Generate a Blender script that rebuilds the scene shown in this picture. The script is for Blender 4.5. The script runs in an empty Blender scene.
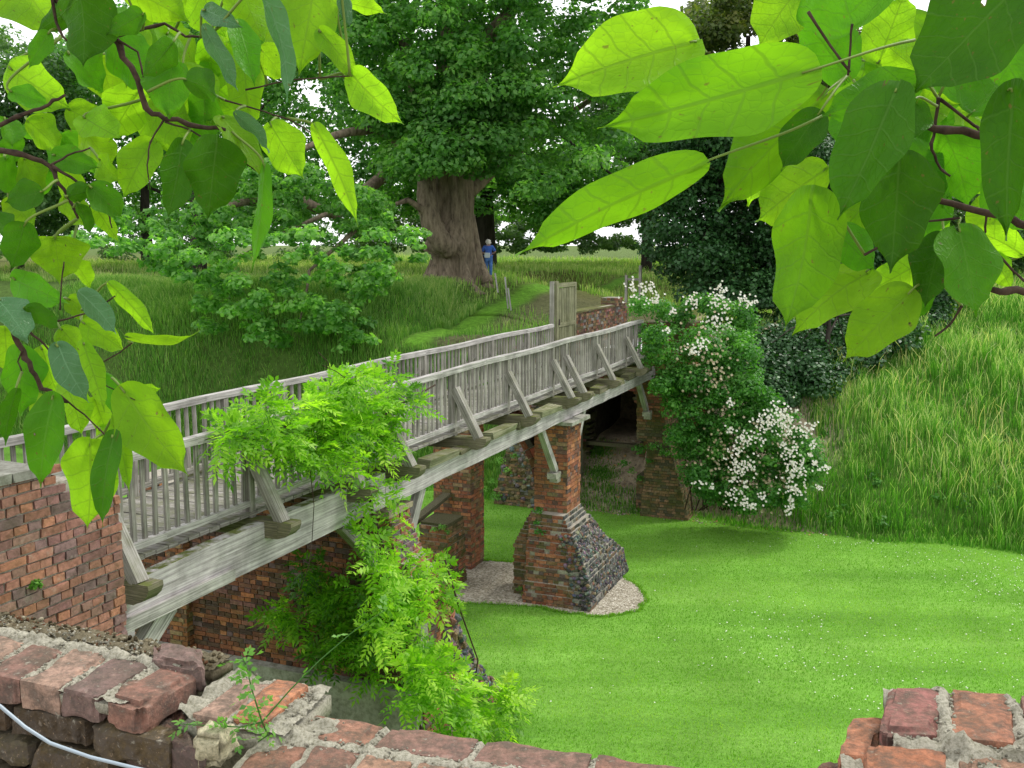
import bpy, math, random
import numpy as np
from mathutils import Vector, Matrix, noise
random.seed(7); RS = np.random.RandomState(11)
scene = bpy.context.scene; COL = scene.collection
PI = math.pi; R = math.radians
# ---------------------------------------------------------------- frame of the place
F = 1000.0; PIT = math.atan(139/1000); H = 7.5; A = math.atan(419/math.hypot(1000, 139))
DX, DY = math.sin(A), math.cos(A); NX, NY = math.cos(A), -math.sin(A)
def W(s, p, z): return Vector((s*DX+p*NX, s*DY+p*NY, z))          # along / across the bridge
def toSP(X, Y): return X*DX+Y*DY, X*NX+Y*NY
WA = R(16)
def P(a, b, z): return Vector((a*math.cos(WA)+b*math.sin(WA), -a*math.sin(WA)+b*math.cos(WA), z))   # along / across the near parapet
def ray(x, y):
    u = (x-512)/F; v = (384-y)/F
    return Vector((u, math.cos(PIT)+v*math.sin(PIT), -math.sin(PIT)+v*math.cos(PIT)))
CAM = Vector((0, 0, H))
def dpt(x, y, depth):
    r = ray(x, y); return CAM+r*(depth/r.y)
def zpt(x, y, z):
    r = ray(x, y); return CAM+r*((z-H)/r.z)
def ppt(x, y, p):
    r = ray(x, y); return CAM+r*(p/(r.x*NX+r.y*NY))
def spt(x, y, s):
    r = ray(x, y); return CAM+r*(s/(r.x*DX+r.y*DY))
def ab_of(v): return v.x*math.cos(WA)-v.y*math.sin(WA), v.x*math.sin(WA)+v.y*math.cos(WA)
# ---------------------------------------------------------------- object helpers
BASE = {}
def tag(o, label=None, cat=None, group=None, kind=None):
    if label: o['label'] = label
    if cat: o['category'] = cat
    if group: o['group'] = group
    if kind: o['kind'] = kind
    return o
def thing(name, loc, label, cat, group=None):
    o = bpy.data.objects.new(name, None); COL.objects.link(o); o.location = loc; o.empty_display_size = .2
    BASE[o.name] = Vector(loc); return tag(o, label, cat, group)
def link_mesh(name, me, mats, parent=None, base=None):
    o = bpy.data.objects.new(name, me); COL.objects.link(o)
    for m in (mats if isinstance(mats, (list, tuple)) else [mats]): me.materials.append(m)
    if parent is not None:
        o.parent = parent; BASE[o.name] = BASE[parent.name]
    else:
        o.location = base if base is not None else (0, 0, 0); BASE[o.name] = Vector(o.location)
    return o
class MB:
    def __init__(s): s.v = []; s.f = []; s.uv = []; s.c = []; s.m = []
    def face(s, idx, uvs, col=(1, 1, 1), m=0): s.f.append(idx); s.uv.append(uvs); s.c.append(col); s.m.append(m)
    def box(s, c, X, Y, Z, col=(1, 1, 1), jit=0, m=0, taper=0):
        # c centre, X Y Z half-extent vectors
        n = len(s.v); lx, ly, lz = X.length, Y.length, Z.length
        pts = []
        for k in (-1, 1):
            for j in (-1, 1):
                for i in (-1, 1):
                    t = 1-taper if k > 0 else 1
                    q = c+X*i*t+Y*j*t+Z*k
                    if jit: q = q+Vector((random.uniform(-jit, jit), random.uniform(-jit, jit), random.uniform(-jit, jit)))
                    pts.append(q)
        s.v += pts
        ou, ov = random.random()*20, random.random()*20
        L = [(0, 2, 3, 1), (4, 5, 7, 6), (0, 1, 5, 4), (2, 6, 7, 3), (0, 4, 6, 2), (1, 3, 7, 5)]
        dims = [(lx, ly), (lx, ly), (lx, lz), (lx, lz), (ly, lz), (ly, lz)]
        for fi, q in enumerate(L):
            cs = []
            for vi in q:
                i, j, k = (vi & 1)*2-1, ((vi >> 1) & 1)*2-1, ((vi >> 2) & 1)*2-1
                if fi < 2: uv = (i*lx, j*ly)
                elif fi < 4: uv = (i*lx, k*lz)
                else: uv = (j*ly, k*lz)
                a, b = dims[fi]
                if a < b: uv = (uv[1], uv[0])
                cs.append((uv[0]+ou, uv[1]+ov))
            s.face([n+w for w in q], cs, col, m)
    def bar(s, a, b, w, h, up=Vector((0, 0, 1)), col=(1, 1, 1), jit=0, m=0, ov=0):
        a, b = Vector(a), Vector(b); d = (b-a); L = d.length; d.normalize()
        y = up.cross(d).normalized(); z = d.cross(y).normalized()
        s.box((a+b)/2, d*(L/2+ov), y*(w/2), z*(h/2), col, jit, m)
    def tube(s, pts, rads, k=8, col=(1, 1, 1), m=0, cap=True):
        pts = [Vector(q) for q in pts]
        if not isinstance(rads, (list, tuple)): rads = [rads]*len(pts)
        n0 = len(s.v); prev = None; ln = 0
        for i, q in enumerate(pts):
            t = (pts[min(i+1, len(pts)-1)]-pts[max(i-1, 0)])
            if t.length < 1e-9: t = Vector((0, 0, 1))
            t.normalize()
            if prev is None:
                x = t.orthogonal().normalized()
            else:
                x = (prev-t*prev.dot(t)); x = x.normalized() if x.length > 1e-6 else t.orthogonal().normalized()
            prev = x; y = t.cross(x)
            if i: ln += (pts[i]-pts[i-1]).length
            for j in range(k):
                an = 2*PI*j/k; s.v.append(q+(x*math.cos(an)+y*math.sin(an))*rads[i])
            if i:
                for j in range(k):
                    j2 = (j+1) % k; a = n0+(i-1)*k
                    s.face([a+j, a+j2, a+k+j2, a+k+j], [(ln, j/k), (ln, (j+1)/k), (ln+.1, (j+1)/k), (ln+.1, j/k)], col, m)
        if cap:
            for e, rev in ((0, 1), (len(pts)-1, 0)):
                idx = [n0+e*k+j for j in range(k)]
                if rev: idx.reverse()
                s.face(idx, [(0, 0)]*k, col, m)
    def build(s, name, mats, parent=None, base=None, smooth=False):
        off = BASE[parent.name] if parent is not None else (Vector(base) if base is not None else Vector((0, 0, 0)))
        me = bpy.data.meshes.new(name)
        me.from_pydata([tuple(Vector(q)-off) for q in s.v], [], s.f)
        uvl = me.uv_layers.new(name='UVMap')
        flat = [c for f in s.uv for q in f for c in q]
        uvl.data.foreach_set('uv', flat)
        ca = me.color_attributes.new(name='Col', type='FLOAT_COLOR', domain='CORNER')
        cc = []
        for f, c in zip(s.f, s.c): cc += [c[0], c[1], c[2], 1.0]*len(f)
        ca.data.foreach_set('color', cc)
        me.polygons.foreach_set('material_index', s.m)
        if smooth: me.polygons.foreach_set('use_smooth', [True]*len(s.f))
        me.update()
        return link_mesh(name, me, mats, parent, base)
def np_mesh(name, V, Fc, mats, parent=None, base=None, rnd=None, col=None, smooth=False, uv=None):
    """V (n,3); Fc (m,k) constant polygon size; rnd / col per vertex"""
    off = BASE[parent.name] if parent is not None else (Vector(base) if base is not None else Vector((0, 0, 0)))
    V = V-np.array(off)[None, :]
    me = bpy.data.meshes.new(name); n, m, k = len(V), len(Fc), Fc.shape[1]
    me.vertices.add(n); me.vertices.foreach_set('co', V.astype(np.float32).ravel())
    me.loops.add(m*k); me.loops.foreach_set('vertex_index', Fc.astype(np.int32).ravel())
    me.polygons.add(m); me.polygons.foreach_set('loop_start', (np.arange(m)*k).astype(np.int32))
    me.polygons.foreach_set('loop_total', np.full(m, k, dtype=np.int32))
    if smooth: me.polygons.foreach_set('use_smooth', np.ones(m, dtype=bool))
    me.update(calc_edges=True)
    if rnd is not None:
        a = me.attributes.new('rnd', 'FLOAT', 'POINT'); a.data.foreach_set('value', rnd.astype(np.float32))
    if col is not None:
        a = me.color_attributes.new(name='Col', type='FLOAT_COLOR', domain='POINT')
        c4 = np.ones((n, 4), dtype=np.float32); c4[:, :3] = col; a.data.foreach_set('color', c4.ravel())
    if uv is not None:
        l = me.uv_layers.new(name='UVMap'); l.data.foreach_set('uv', uv[Fc.ravel()].astype(np.float32).ravel())
    return link_mesh(name, me, mats, parent, base)
# ---------------------------------------------------------------- material helpers
class NT:
    def __init__(s, name, disp=False):
        s.mat = bpy.data.materials.new(name); s.mat.use_nodes = True; s.nt = s.mat.node_tree; s.nt.nodes.clear()
        s.out = s.n('ShaderNodeOutputMaterial')
    def n(s, t, **kw):
        x = s.nt.nodes.new(t)
        for k, v in kw.items():
            if k.startswith('_'): setattr(x, k[1:], v)
            else:
                key = int(k[1:]) if k[0] == 'i' and k[1:].isdigit() else k
                s.set(x.inputs[key], v)
        return x
    def set(s, sock, v):
        if hasattr(v, 'is_linked') or isinstance(v, bpy.types.NodeSocket): s.nt.links.new(v, sock)
        else:
            if hasattr(sock.default_value, '__len__') and not isinstance(v, (int, float)) and len(v) == 3 and len(sock.default_value) == 4: v = (*v, 1)
            sock.default_value = v
    def noise(s, vec, scale, detail=3, rough=.55, out=0):
        return s.n('ShaderNodeTexNoise', Vector=vec, Scale=scale, Detail=detail, Roughness=rough).outputs[out]
    def ramp(s, fac, stops):
        r = s.n('ShaderNodeValToRGB'); s.set(r.inputs[0], fac); e = r.color_ramp.elements
        while len(e) < len(stops): e.new(.5)
        for el, (p, c) in zip(e, stops):
            el.position = p; el.color = (*c, 1) if not isinstance(c, (int, float)) else (c, c, c, 1)
        return r.outputs[0]
    def mix(s, fac, a, b, mode='MIX'):
        m = s.n('ShaderNodeMix', _data_type='RGBA', _blend_type=mode)
        s.set(m.inputs[0], fac); s.set(m.inputs[6], a); s.set(m.inputs[7], b); return m.outputs[2]
    def math(s, op, a, b=0, c=None):
        m = s.n('ShaderNodeMath', _operation=op); s.set(m.inputs[0], a); s.set(m.inputs[1], b)
        if c is not None: s.set(m.inputs[2], c)
        return m.outputs[0]
    def bump(s, h, st=.4, dist=.02, nrm=None):
        b = s.n('ShaderNodeBump', Strength=st, Distance=dist, Height=h)
        if nrm is not None: s.set(b.inputs['Normal'], nrm)
        return b.outputs[0]
    def pr(s, col, rough=.8, spec=.3, nrm=None):
        b = s.n('ShaderNodeBsdfPrincipled'); s.set(b.inputs['Base Color'], col); s.set(b.inputs['Roughness'], rough)
        b.inputs['Specular IOR Level'].default_value = spec
        if nrm is not None: s.set(b.inputs['Normal'], nrm)
        return b.outputs[0]
    def done(s, sh): s.nt.links.new(sh, s.out.inputs[0]); return s.mat
    @property
    def pos(s): return s.n('ShaderNodeNewGeometry').outputs['Position']
    @property
    def col(s): return s.n('ShaderNodeAttribute', _attribute_name='Col').outputs[0]
    @property
    def rnd(s): return s.n('ShaderNodeAttribute', _attribute_name='rnd').outputs['Fac']
M = {}
def mat_brick(name, moss=.35, mossc=(.07, .085, .02), fine=1.0, bd=.008, con=0):
    t = NT(name); pos = t.pos
    c = t.mix(1, t.col, t.ramp(t.noise(pos, 22*fine, 5, .7), [(.25, .45), (.5, 1.0), (.78, 1.5)]), 'MULTIPLY')
    c = t.mix(t.ramp(t.noise(pos, 60*fine, 3, .8), [(.62, 0), (.75, .55)]), c, (.05, .045, .04))
    c = t.mix(t.ramp(t.noise(pos, 9*fine, 4, .7), [(.60, 0), (.76, .5)]), c, (.42, .36, .30))
    if con:
        c = t.mix(t.ramp(t.noise(pos, 24, 6, .75), [(.42, 0), (.60, .75)]), c, (.085, .07, .06))
        c = t.mix(t.ramp(t.noise(pos, 130, 3, .7), [(.62, 0), (.72, .6)]), c, (.42, .30, .20))
        c = t.mix(t.ramp(t.noise(pos, 48, 4, .6), [(.64, 0), (.74, .5)]), c, (.45, .42, .34))
    up = t.n('ShaderNodeSeparateXYZ', Vector=t.n('ShaderNodeNewGeometry').outputs['Normal']).outputs[2]
    mf = t.math('MULTIPLY', t.ramp(t.noise(pos, 1.7, 5, .65), [(.45, 0), (.66, 1)]), moss)
    mf = t.math('MAXIMUM', mf, t.math('MULTIPLY', t.math('MULTIPLY', t.ramp(up, [(.4, 0), (.9, 1)]), t.ramp(t.noise(pos, 6, 4), [(.35, 0), (.6, 1)])), moss*1.3))
    c = t.mix(mf, c, mossc)
    h = t.math('ADD', t.noise(pos, 90*fine, 4, .7), t.math('MULTIPLY', t.noise(pos, 25*fine, 3), 1.5))
    return t.done(t.pr(c, .92, .15, t.bump(h, .7, bd)))
M['brick'] = mat_brick('old_brick', .25)
M['brick_moss'] = mat_brick('mossy_brick', .75)
M['brick_near'] = mat_brick('near_brick', .10, fine=3.0, bd=.003, con=1)
def mat_mortar(name, c1, c2, sc=1., bd=.01):
    t = NT(name); pos = t.pos
    c = t.ramp(t.noise(pos, 35*sc, 6, .75), [(.3, c2), (.55, c1), (.8, tuple(min(1, q*1.25) for q in c1))])
    c = t.mix(t.ramp(t.noise(pos, 3*sc, 4, .6), [(.5, 0), (.7, .6)]), c, tuple(q*.45 for q in c2))
    c = t.mix(1, c, t.col, 'MULTIPLY')
    return t.done(t.pr(c, .95, .1, t.bump(t.noise(pos, 120*sc, 5, .8), 1.0, bd)))
M['mortar'] = mat_mortar('lime_mortar', (.40, .37, .31), (.20, .18, .14))
M['mortar_dark'] = mat_mortar('mossy_mortar', (.13, .12, .075), (.045, .05, .025))
M['mortar_near'] = mat_mortar('near_mortar', (.56, .53, .43), (.20, .19, .12), 4., .006)
M['stone'] = mat_mortar('pale_stone', (.5, .48, .42), (.25, .24, .19), .6)
M['cement'] = mat_mortar('grey_render', (.36, .36, .31), (.15, .15, .11), .3)
def mat_flint():
    t = NT('flint'); pos = t.pos
    c = t.mix(1, t.col, t.ramp(t.noise(pos, 18, 5, .7), [(.3, .4), (.55, 1), (.8, 1.9)]), 'MULTIPLY')
    return t.done(t.pr(c, .7, .3, t.bump(t.noise(pos, 40, 4, .7), .8, .015)))
M['flint'] = mat_flint()
def mat_wood(name, a, b, moss, side=.35):
    t = NT(name); uv = t.n('ShaderNodeTexCoord').outputs['UV']; pos = t.pos
    st = t.n('ShaderNodeMapping', Vector=uv); st.inputs['Scale'].default_value = (.7, 34, 1)
    g = t.noise(st.outputs[0], 1.6, 6, .7)
    c = t.ramp(g, [(.26, tuple(q*.5 for q in a)), (.45, a), (.62, b), (.8, tuple(min(1, q*1.15) for q in b))])
    c = t.mix(1, c, t.ramp(t.noise(pos, 2.6, 4, .6), [(.3, .62), (.55, 1.0), (.8, 1.15)]), 'MULTIPLY')
    c = t.mix(1, c, t.col, 'MULTIPLY')
    nn = t.n('ShaderNodeSeparateXYZ', Vector=t.n('ShaderNodeNewGeometry').outputs['Normal']).outputs[2]
    mf = t.math('MULTIPLY', t.ramp(t.noise(pos, 5, 4, .7), [(.42, 0), (.62, 1)]), t.math('ADD', t.math('MULTIPLY', t.ramp(nn, [(.2, 0), (.8, 1)]), moss), moss*side))
    c = t.mix(mf, c, (.10, .115, .03))
    return t.done(t.pr(c, .85, .15, t.bump(g, .5, .012)))
M['oak'] = mat_wood('weathered_oak', (.22, .205, .18), (.42, .405, .375), .4)
M['oak_pale'] = mat_wood('silver_oak', (.31, .295, .28), (.55, .53, .51), .12)
M['oak_beam'] = mat_wood('silver_oak_beam', (.36, .33, .335), (.61, .575, .58), 1.1, .06)
M['oak_moss'] = mat_wood('mossy_oak', (.12, .11, .075), (.26, .24, .16), .95)
M['oak_green'] = mat_wood('green_grey_oak', (.20, .20, .12), (.36, .36, .24), .6)
def mat_leafy(name, dark, mid, light, trans=.4, rough=.5, spec=.35, tcol=None):
    t = NT(name); r = t.rnd
    c = t.ramp(r, [(0, dark), (.5, mid), (1, light)])
    b = t.pr(c, rough, spec)
    tr = t.n('ShaderNodeBsdfTranslucent', Color=t.mix(1, c, tcol or (1.5, 1.9, .55), 'MULTIPLY')).outputs[0]
    m = t.n('ShaderNodeMixShader'); m.inputs[0].default_value = trans
    t.set(m.inputs[1], b); t.set(m.inputs[2], tr)
    return t.done(m.outputs[0])
M['lime_leaf'] = mat_leafy('lime_tree_leaf', (.045, .135, .03), (.11, .27, .065), (.24, .44, .11), .5)
M['far_leaf'] = mat_leafy('distant_leaf', (.03, .08, .03), (.07, .15, .05), (.15, .25, .09))
M['olive_leaf'] = mat_leafy('olive_leaf', (.04, .07, .02), (.09, .13, .035), (.22, .22, .07))
M['holly_leaf'] = mat_leafy('holly_leaf', (.012, .045, .012), (.028, .09, .024), (.07, .18, .05), .18, .42, .35)
M['rose_leaf'] = mat_leafy('rose_leaf', (.025, .10, .015), (.07, .22, .035), (.17, .38, .07), .38)
M['wisteria_leaf'] = mat_leafy('wisteria_leaf', (.05, .15, .012), (.19, .40, .02), (.46, .66, .07), .42)
M['weed_leaf'] = mat_leafy('weed_leaf', (.06, .17, .03), (.13, .30, .05), (.22, .42, .08), .35)
M['grass_tall'] = mat_leafy('tall_grass_blade', (.05, .17, .018), (.14, .34, .045), (.60, .62, .34), .45, .6, .2)
M['lawn_blade'] = mat_leafy('lawn_blade', (.12, .27, .030), (.20, .38, .050), (.34, .49, .11), .45, .7, .1)
M['straw'] = mat_leafy('dry_straw', (.30, .30, .12), (.50, .46, .24), (.68, .62, .40), .4, .7, .1)
M['grass_dry'] = mat_leafy('meadow_grass_blade', (.11, .25, .045), (.30, .42, .13), (.66, .60, .40), .45, .7, .15)
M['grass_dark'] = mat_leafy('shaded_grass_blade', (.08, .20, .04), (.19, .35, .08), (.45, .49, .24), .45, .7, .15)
M['petal'] = mat_leafy('white_petal', (.55, .50, .36), (.78, .76, .68), (.88, .88, .85), .3, .6, .2, (1, 1, 1))
M['petal_old'] = mat_leafy('faded_petal', (.35, .27, .15), (.5, .42, .27), (.6, .55, .4), .3, .6, .2, (1, 1, 1))
def mat_bark(name, a, b, sc=3, ax=(1, 1, .22)):
    t = NT(name); mp = t.n('ShaderNodeMapping', Vector=t.pos); mp.inputs['Scale'].default_value = ax
    g = t.noise(mp.outputs[0], sc, 6, .7)
    c = t.ramp(g, [(.3, a), (.55, b), (.8, tuple(q*1.5 for q in b))])
    return t.done(t.pr(c, .9, .15, t.bump(g, .9, .12/sc)))
M['bark'] = mat_bark('lime_bark', (.065, .05, .036), (.24, .19, .14), 7)
M['bark_dark'] = mat_bark('dark_bark', (.015, .012, .01), (.05, .042, .035), 4)
M['twig'] = mat_bark('twig_bark', (.02, .014, .010), (.06, .04, .028), 60, (1, 1, 1))
def plain(name, c, rough=.6, spec=.3, var=.15, sc=20):
    t = NT(name)
    cc = t.mix(1, c, t.ramp(t.noise(t.pos, sc, 4), [(.3, 1-var), (.7, 1+var)]), 'MULTIPLY')
    return t.done(t.pr(cc, rough, spec))
M['skin'] = plain('skin', (.5, .3, .22)); M['blue'] = plain('blue_cotton', (.06, .14, .50), .9, .1, .25, 8)
M['blue_pale'] = plain('faded_blue_denim', (.10, .22, .56), .9, .1, .25, 8)
M['hair'] = plain('white_hair', (.72, .70, .66), .8, .2, .2, 40); M['bag'] = plain('pale_bag', (.55, .62, .66), .7, .2)
M['cable'] = plain('grey_blue_cable', (.30, .36, .42), .35, .5, .1); M['iron'] = plain('rusty_iron', (.05, .04, .035), .6, .3)
M['shadow_earth'] = plain('tunnel_soil', (.07, .055, .04), .95, .1, .4, 6)
M['void'] = plain('dark_tunnel_brick', (.07, .06, .05), .95, .05, .4, 6)  # mottled dark brown for the tunnel lining
# ---------------------------------------------------------------- terrain
def sm(x): x = np.clip(x, 0, 1); return x*x*(3-2*x)
def terr(s, p):
    s = np.asarray(s, float); p = np.asarray(p, float)
    t = sm((p+6.5)/5.0)                                   # 0 near the bridge, 1 out on the right bank
    L = 3.2+t*10.8
    edge = 26.9+.25*np.sin(p*.7)+.12*np.sin(p*2.1)
    x = np.clip((s-edge)/L, 0, 1)
    zr = (4.45+1.3*t)*(1-(1-x)**1.7)
    zr = zr+np.maximum(0, s-45)*.015
    e2 = 27.2+.2*np.sin(p*.8)
    zl = 4.35*sm((s-e2)/3.4)+(1.45+.3*sm((s-40)/5.))*sm((-16.8-p+.15*np.sin(s*.6))/1.5)*sm((s-e2-1.)/5.)+.8*sm((s-46)/12.)*(1-.4*sm((-16.9-p)/4))+.9*sm((s-55)/40.)
    w = sm((p+9.6)/1.2)                                   # 0 on the left, 1 on the right
    z = zl*(1-w)+zr*w
    far = sm((s-46)/14); z = z*(1-far)+far*(5.9+.9*sm((s-52)/40.)+.25*np.sin(p*.07))
    dm = np.hypot(s-42.8, p+19.0); z = np.where(dm < 9, np.maximum(z, 5.97-.2*np.maximum(0, dm-1.0)), z)
    # tunnel trench
    tr = (p > -9.35) & (p < -7.35) & (s < 31.6)
    zt = 1.75*sm((s-26.5)/2.9)
    z = np.where(tr, zt, z)
    br = sm((s-26.5)/1.)*(.06*np.sin(s*1.3+p*.9)+.05*np.sin(s*.7-p*1.7)+.03*np.sin(s*3.1+p*2.3))
    return z+br
def hit(x, y, back=0.):
    r = ray(x, y); t = 8.
    while t < 140:
        q = CAM+r*t; ss, pp = toSP(q.x, q.y)
        if q.z < float(terr(np.array([ss]), np.array([pp]))[0]): break
        t += .15
    return CAM+r*(t-back)
def grid(svals, pvals, name, mat, kind='structure'):
    S, Q = np.meshgrid(svals, pvals, indexing='ij'); Z = terr(S, Q)
    V = np.stack([S*DX+Q*NX, S*DY+Q*NY, Z], -1).reshape(-1, 3)
    ns, npp = S.shape; i = np.arange(ns*npp).reshape(ns, npp)
    Fc = np.stack([i[:-1, :-1], i[:-1, 1:], i[1:, 1:], i[1:, :-1]], -1).reshape(-1, 4)[:, ::-1]
    Sf, Qf, Zf = S.ravel(), Q.ravel(), Z.ravel()
    n1 = np.sin(Sf*.9+Qf*.6)*.5+np.sin(Sf*.31-Qf*.47)*.5
    col = np.zeros((len(V), 3))
    right = sm((Qf+5)/4); g1 = np.array([.09, .19, .03]); g2 = np.array([.08, .14, .03]); dry = np.array([.16, .19, .05])
    col[:] = g1*right[:, None]+g2*(1-right[:, None])
    top = (sm((Sf-38)/6)*(1-right))[:, None]; col = col*(1-top)+(dry*.75)*top; fr = sm((Sf-62)/15)[:, None]; col = col*(1-fr)+np.array([.10, .15, .04])*fr
    strip = (np.exp(-((Qf+16.15)/.55)**4)*(Sf > 30)*(Sf < 60))[:, None]; col = col*(1-strip)+np.array([.13, .30, .03])*strip
    lowl = (sm((Zf-.02)/.2)*sm((1.6-Zf)/.6)*(Qf < -10))[:, None]; col = col*(1-lowl)+np.array([.09, .2, .02])*lowl
    edg = (sm((Qf+15.55+.1*n1)/.3)*sm((-9.6-Qf)/.3)*(Sf > 30)*sm((47-Sf)/6)*.6)[:, None]; col = col*(1-edg)+np.array([.13, .105, .07])*edg
    earth = (((Qf > -9.5) & (Qf < -7.2) & (Sf < 31.7))*1.0)
    earth = np.maximum(earth, sm((Qf+9.8)/.6)*sm((-1.6-Qf+.6*n1)/1.0)*sm((Sf-26.45)/.2))
    e = (np.clip(earth, 0, 1))[:, None]; col = col*(1-e)+np.array([.38, .31, .22])*e
    return np_mesh(name, V, Fc, mat, col=col, smooth=True)
def mat_ground():
    t = NT('bank_soil_and_turf'); pos = t.pos
    c = t.mix(1, t.col, t.ramp(t.noise(pos, 5, 6, .75), [(.3, .5), (.5, 1), (.75, 1.55)]), 'MULTIPLY')
    c = t.mix(t.ramp(t.noise(pos, 28, 4, .7), [(.64, 0), (.74, .6)]), c, t.mix(1, c, (2.2, 2.0, 1.8), 'MULTIPLY'))
    return t.done(t.pr(c, .95, .1, t.bump(t.noise(pos, 16, 5, .8), .8, .08)))
M['ground'] = mat_ground()
def mat_lawn():
    t = NT('mown_lawn'); pos = t.pos
    mp = t.n('ShaderNodeMapping', Vector=pos); mp.inputs['Rotation'].default_value = (0, 0, A); mp.inputs['Scale'].default_value = (.16, 1.0, 1)
    band = t.noise(mp.outputs[0], .9, 4, .6)
    c = t.ramp(band, [(.3, (.115, .27, .034)), (.5, (.155, .34, .045)), (.7, (.20, .40, .065))])
    c = t.mix(1, c, t.ramp(t.noise(pos, 14, 6, .8), [(.3, .66), (.5, 1.0), (.72, 1.35)]), 'MULTIPLY')
    c = t.mix(1, c, t.ramp(t.noise(pos, .45, 3, .6), [(.3, .8), (.7, 1.15)]), 'MULTIPLY')
    c = t.mix(t.ramp(t.noise(pos, 1.1, 4, .7), [(.6, 0), (.8, .4)]), c, (.24, .37, .06))
    f = t.noise(pos, 70, 3, .8)
    c = t.mix(1, c, t.ramp(f, [(.3, .7), (.6, 1.15)]), 'MULTIPLY')
    return t.done(t.pr(c, .9, .1, t.bump(f, .7, .03)))
M['lawn'] = mat_lawn()
def seg(*a):
    out = []
    for (x0, x1, st) in a: out += list(np.arange(x0, x1, st))
    return np.array(out+[a[-1][1]])
grid(seg((26.4, 36, .2), (36, 60, .6), (60, 140, 3), (140, 900, 60)), seg((-700, -90, 40), (-90, -20, 2.5), (-20, 4, .25), (4, 40, .8), (40, 120, 8), (120, 700, 50)), 'far_bank', M['ground'])['kind'] = 'structure'
mb = MB(); n = len(mb.v)
q = [W(-80, -700, .004), W(-80, 700, .004), W(27.15, 700, .004), W(27.15, -700, .004)]
mb.v += q; mb.face([0, 1, 2, 3], [(0, 0)]*4); mb.build('lawn', M['lawn'])['kind'] = 'structure'
# gravel round the central piers
def mat_gravel():
    t = NT('gravel'); pos = t.pos
    v = t.n('ShaderNodeTexVoronoi', Vector=pos, Scale=26.0)
    c = t.ramp(v.outputs['Color'], [(.1, (.19, .165, .12)), (.5, (.36, .325, .25)), (.9, (.55, .51, .43))])
    return t.done(t.pr(c, .95, .1, t.bump(v.outputs['Distance'], .8, .03)))
M['gravel'] = mat_gravel()
mb = MB(); out = [(540, 606), (458, 602), (432, 590), (425, 575), (440, 563), (485, 560), (520, 563), (600, 566), (640, 585), (648, 600), (636, 611), (605, 617), (565, 613)]
pts = []
for i in range(len(out)):
    a, b = out[i], out[(i+1) % len(out)]
    for k in range(5):
        v = zpt(a[0]+(b[0]-a[0])*k/5, a[1]+(b[1]-a[1])*k/5, .012); v += Vector((random.uniform(-.05, .05), random.uniform(-.05, .05), 0)); pts.append(v)
GR = list(pts); mb.v = pts; mb.face(list(range(len(pts)))[::-1], [(0, 0)]*len(pts)); mb.build('gravel_bed', M['gravel'])['kind'] = 'structure'
# palace terrace behind the parapet
mb = MB(); mb.box(P(0, -18, 2.95), P(1, 0, 0)*30, P(0, 1, 0)*19.35, Vector((0, 0, 2.95)), (1, 1, 1)); mb.build('terrace', M['gravel'])['kind'] = 'structure'
# ---------------------------------------------------------------- masonry generator
RED = [(.28, .105, .065), (.33, .13, .075), (.38, .16, .09), (.25, .10, .065), (.20, .09, .07), (.16, .10, .09), (.33, .16, .10), (.12, .085, .085)]
ORG = [(.36, .14, .07), (.41, .18, .09), (.31, .12, .065), (.25, .10, .06), (.15, .09, .07), (.30, .20, .12), (.19, .15, .08)]
PUR = [(.22, .105, .10), (.27, .12, .09), (.17, .11, .12), (.33, .13, .09), (.24, .16, .16), (.13, .10, .115), (.38, .17, .10), (.2, .09, .075)]
MOS = [(.16, .12, .06), (.21, .13, .07), (.12, .10, .05), (.24, .15, .09), (.15, .13, .08), (.27, .16, .1), (.10, .09, .06)]
WW = [(.25, .125, .10), (.28, .135, .10), (.22, .115, .105), (.31, .15, .11), (.20, .125, .12), (.26, .15, .12), (.34, .155, .10), (.18, .12, .115)]
DRK = [(.10, .055, .04), (.16, .07, .05), (.22, .09, .05), (.08, .05, .045), (.13, .08, .06)]
FLT = [(.07, .07, .075), (.11, .11, .115), (.16, .155, .15), (.22, .21, .19), (.19, .13, .09), (.055, .055, .06)]
def brickface(mb, O, U, V, N, ulen, h0, h1, pal, ch=.078, bl=.235, j=.012, jit=.003, out=.006, depth=.05, miss=0., ofs=0, umask=None):
    """courses of bricks on a vertical face; O origin at z=0, U along, N outward; h0..h1 height range"""
    k = 0; z = h0
    while z < h1-.03:
        hh = min(ch, h1-z)-j
        hd = (k % 2 == 1); L0 = bl*.5 if hd else bl
        u = -random.random()*.02-(L0*.5 if hd else L0*.0) if ofs == 0 else -ofs*(k % 2)*bl*.25
        while u < ulen-.02:
            L = (L0 if not (k % 2 == 0 and random.random() < .25) else bl*.5)*random.uniform(.93, 1.05)
            a, b = max(u, 0), min(u+L-j, ulen)
            if b-a > .03 and random.random() > miss and (umask is None or umask((a+b)/2, z+hh/2)):
                cc = random.choice(pal); v = random.uniform(.8, 1.2); cc = tuple(q*v for q in cc)
                o = out*random.uniform(.2, 1.8)
                c = O+U*((a+b)/2)+V*(z+hh/2)+N*(o-depth/2)
                mb.box(c, U*((b-a)/2), N*(depth/2), V*(hh/2), cc, jit)
            u += L
        z += ch; k += 1
ZV = Vector((0, 0, 1)); SV = W(1, 0, 0); QV = W(0, 1, 0)
def prism_core(mb, layers):
    for (z0, z1, s0, s1, p0, p1) in layers:
        mb.box(W((s0+s1)/2, (p0+p1)/2, (z0+z1)/2), SV*((s1-s0)/2), QV*((p1-p0)/2), ZV*((z1-z0)/2), (1, 1, 1))
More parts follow.
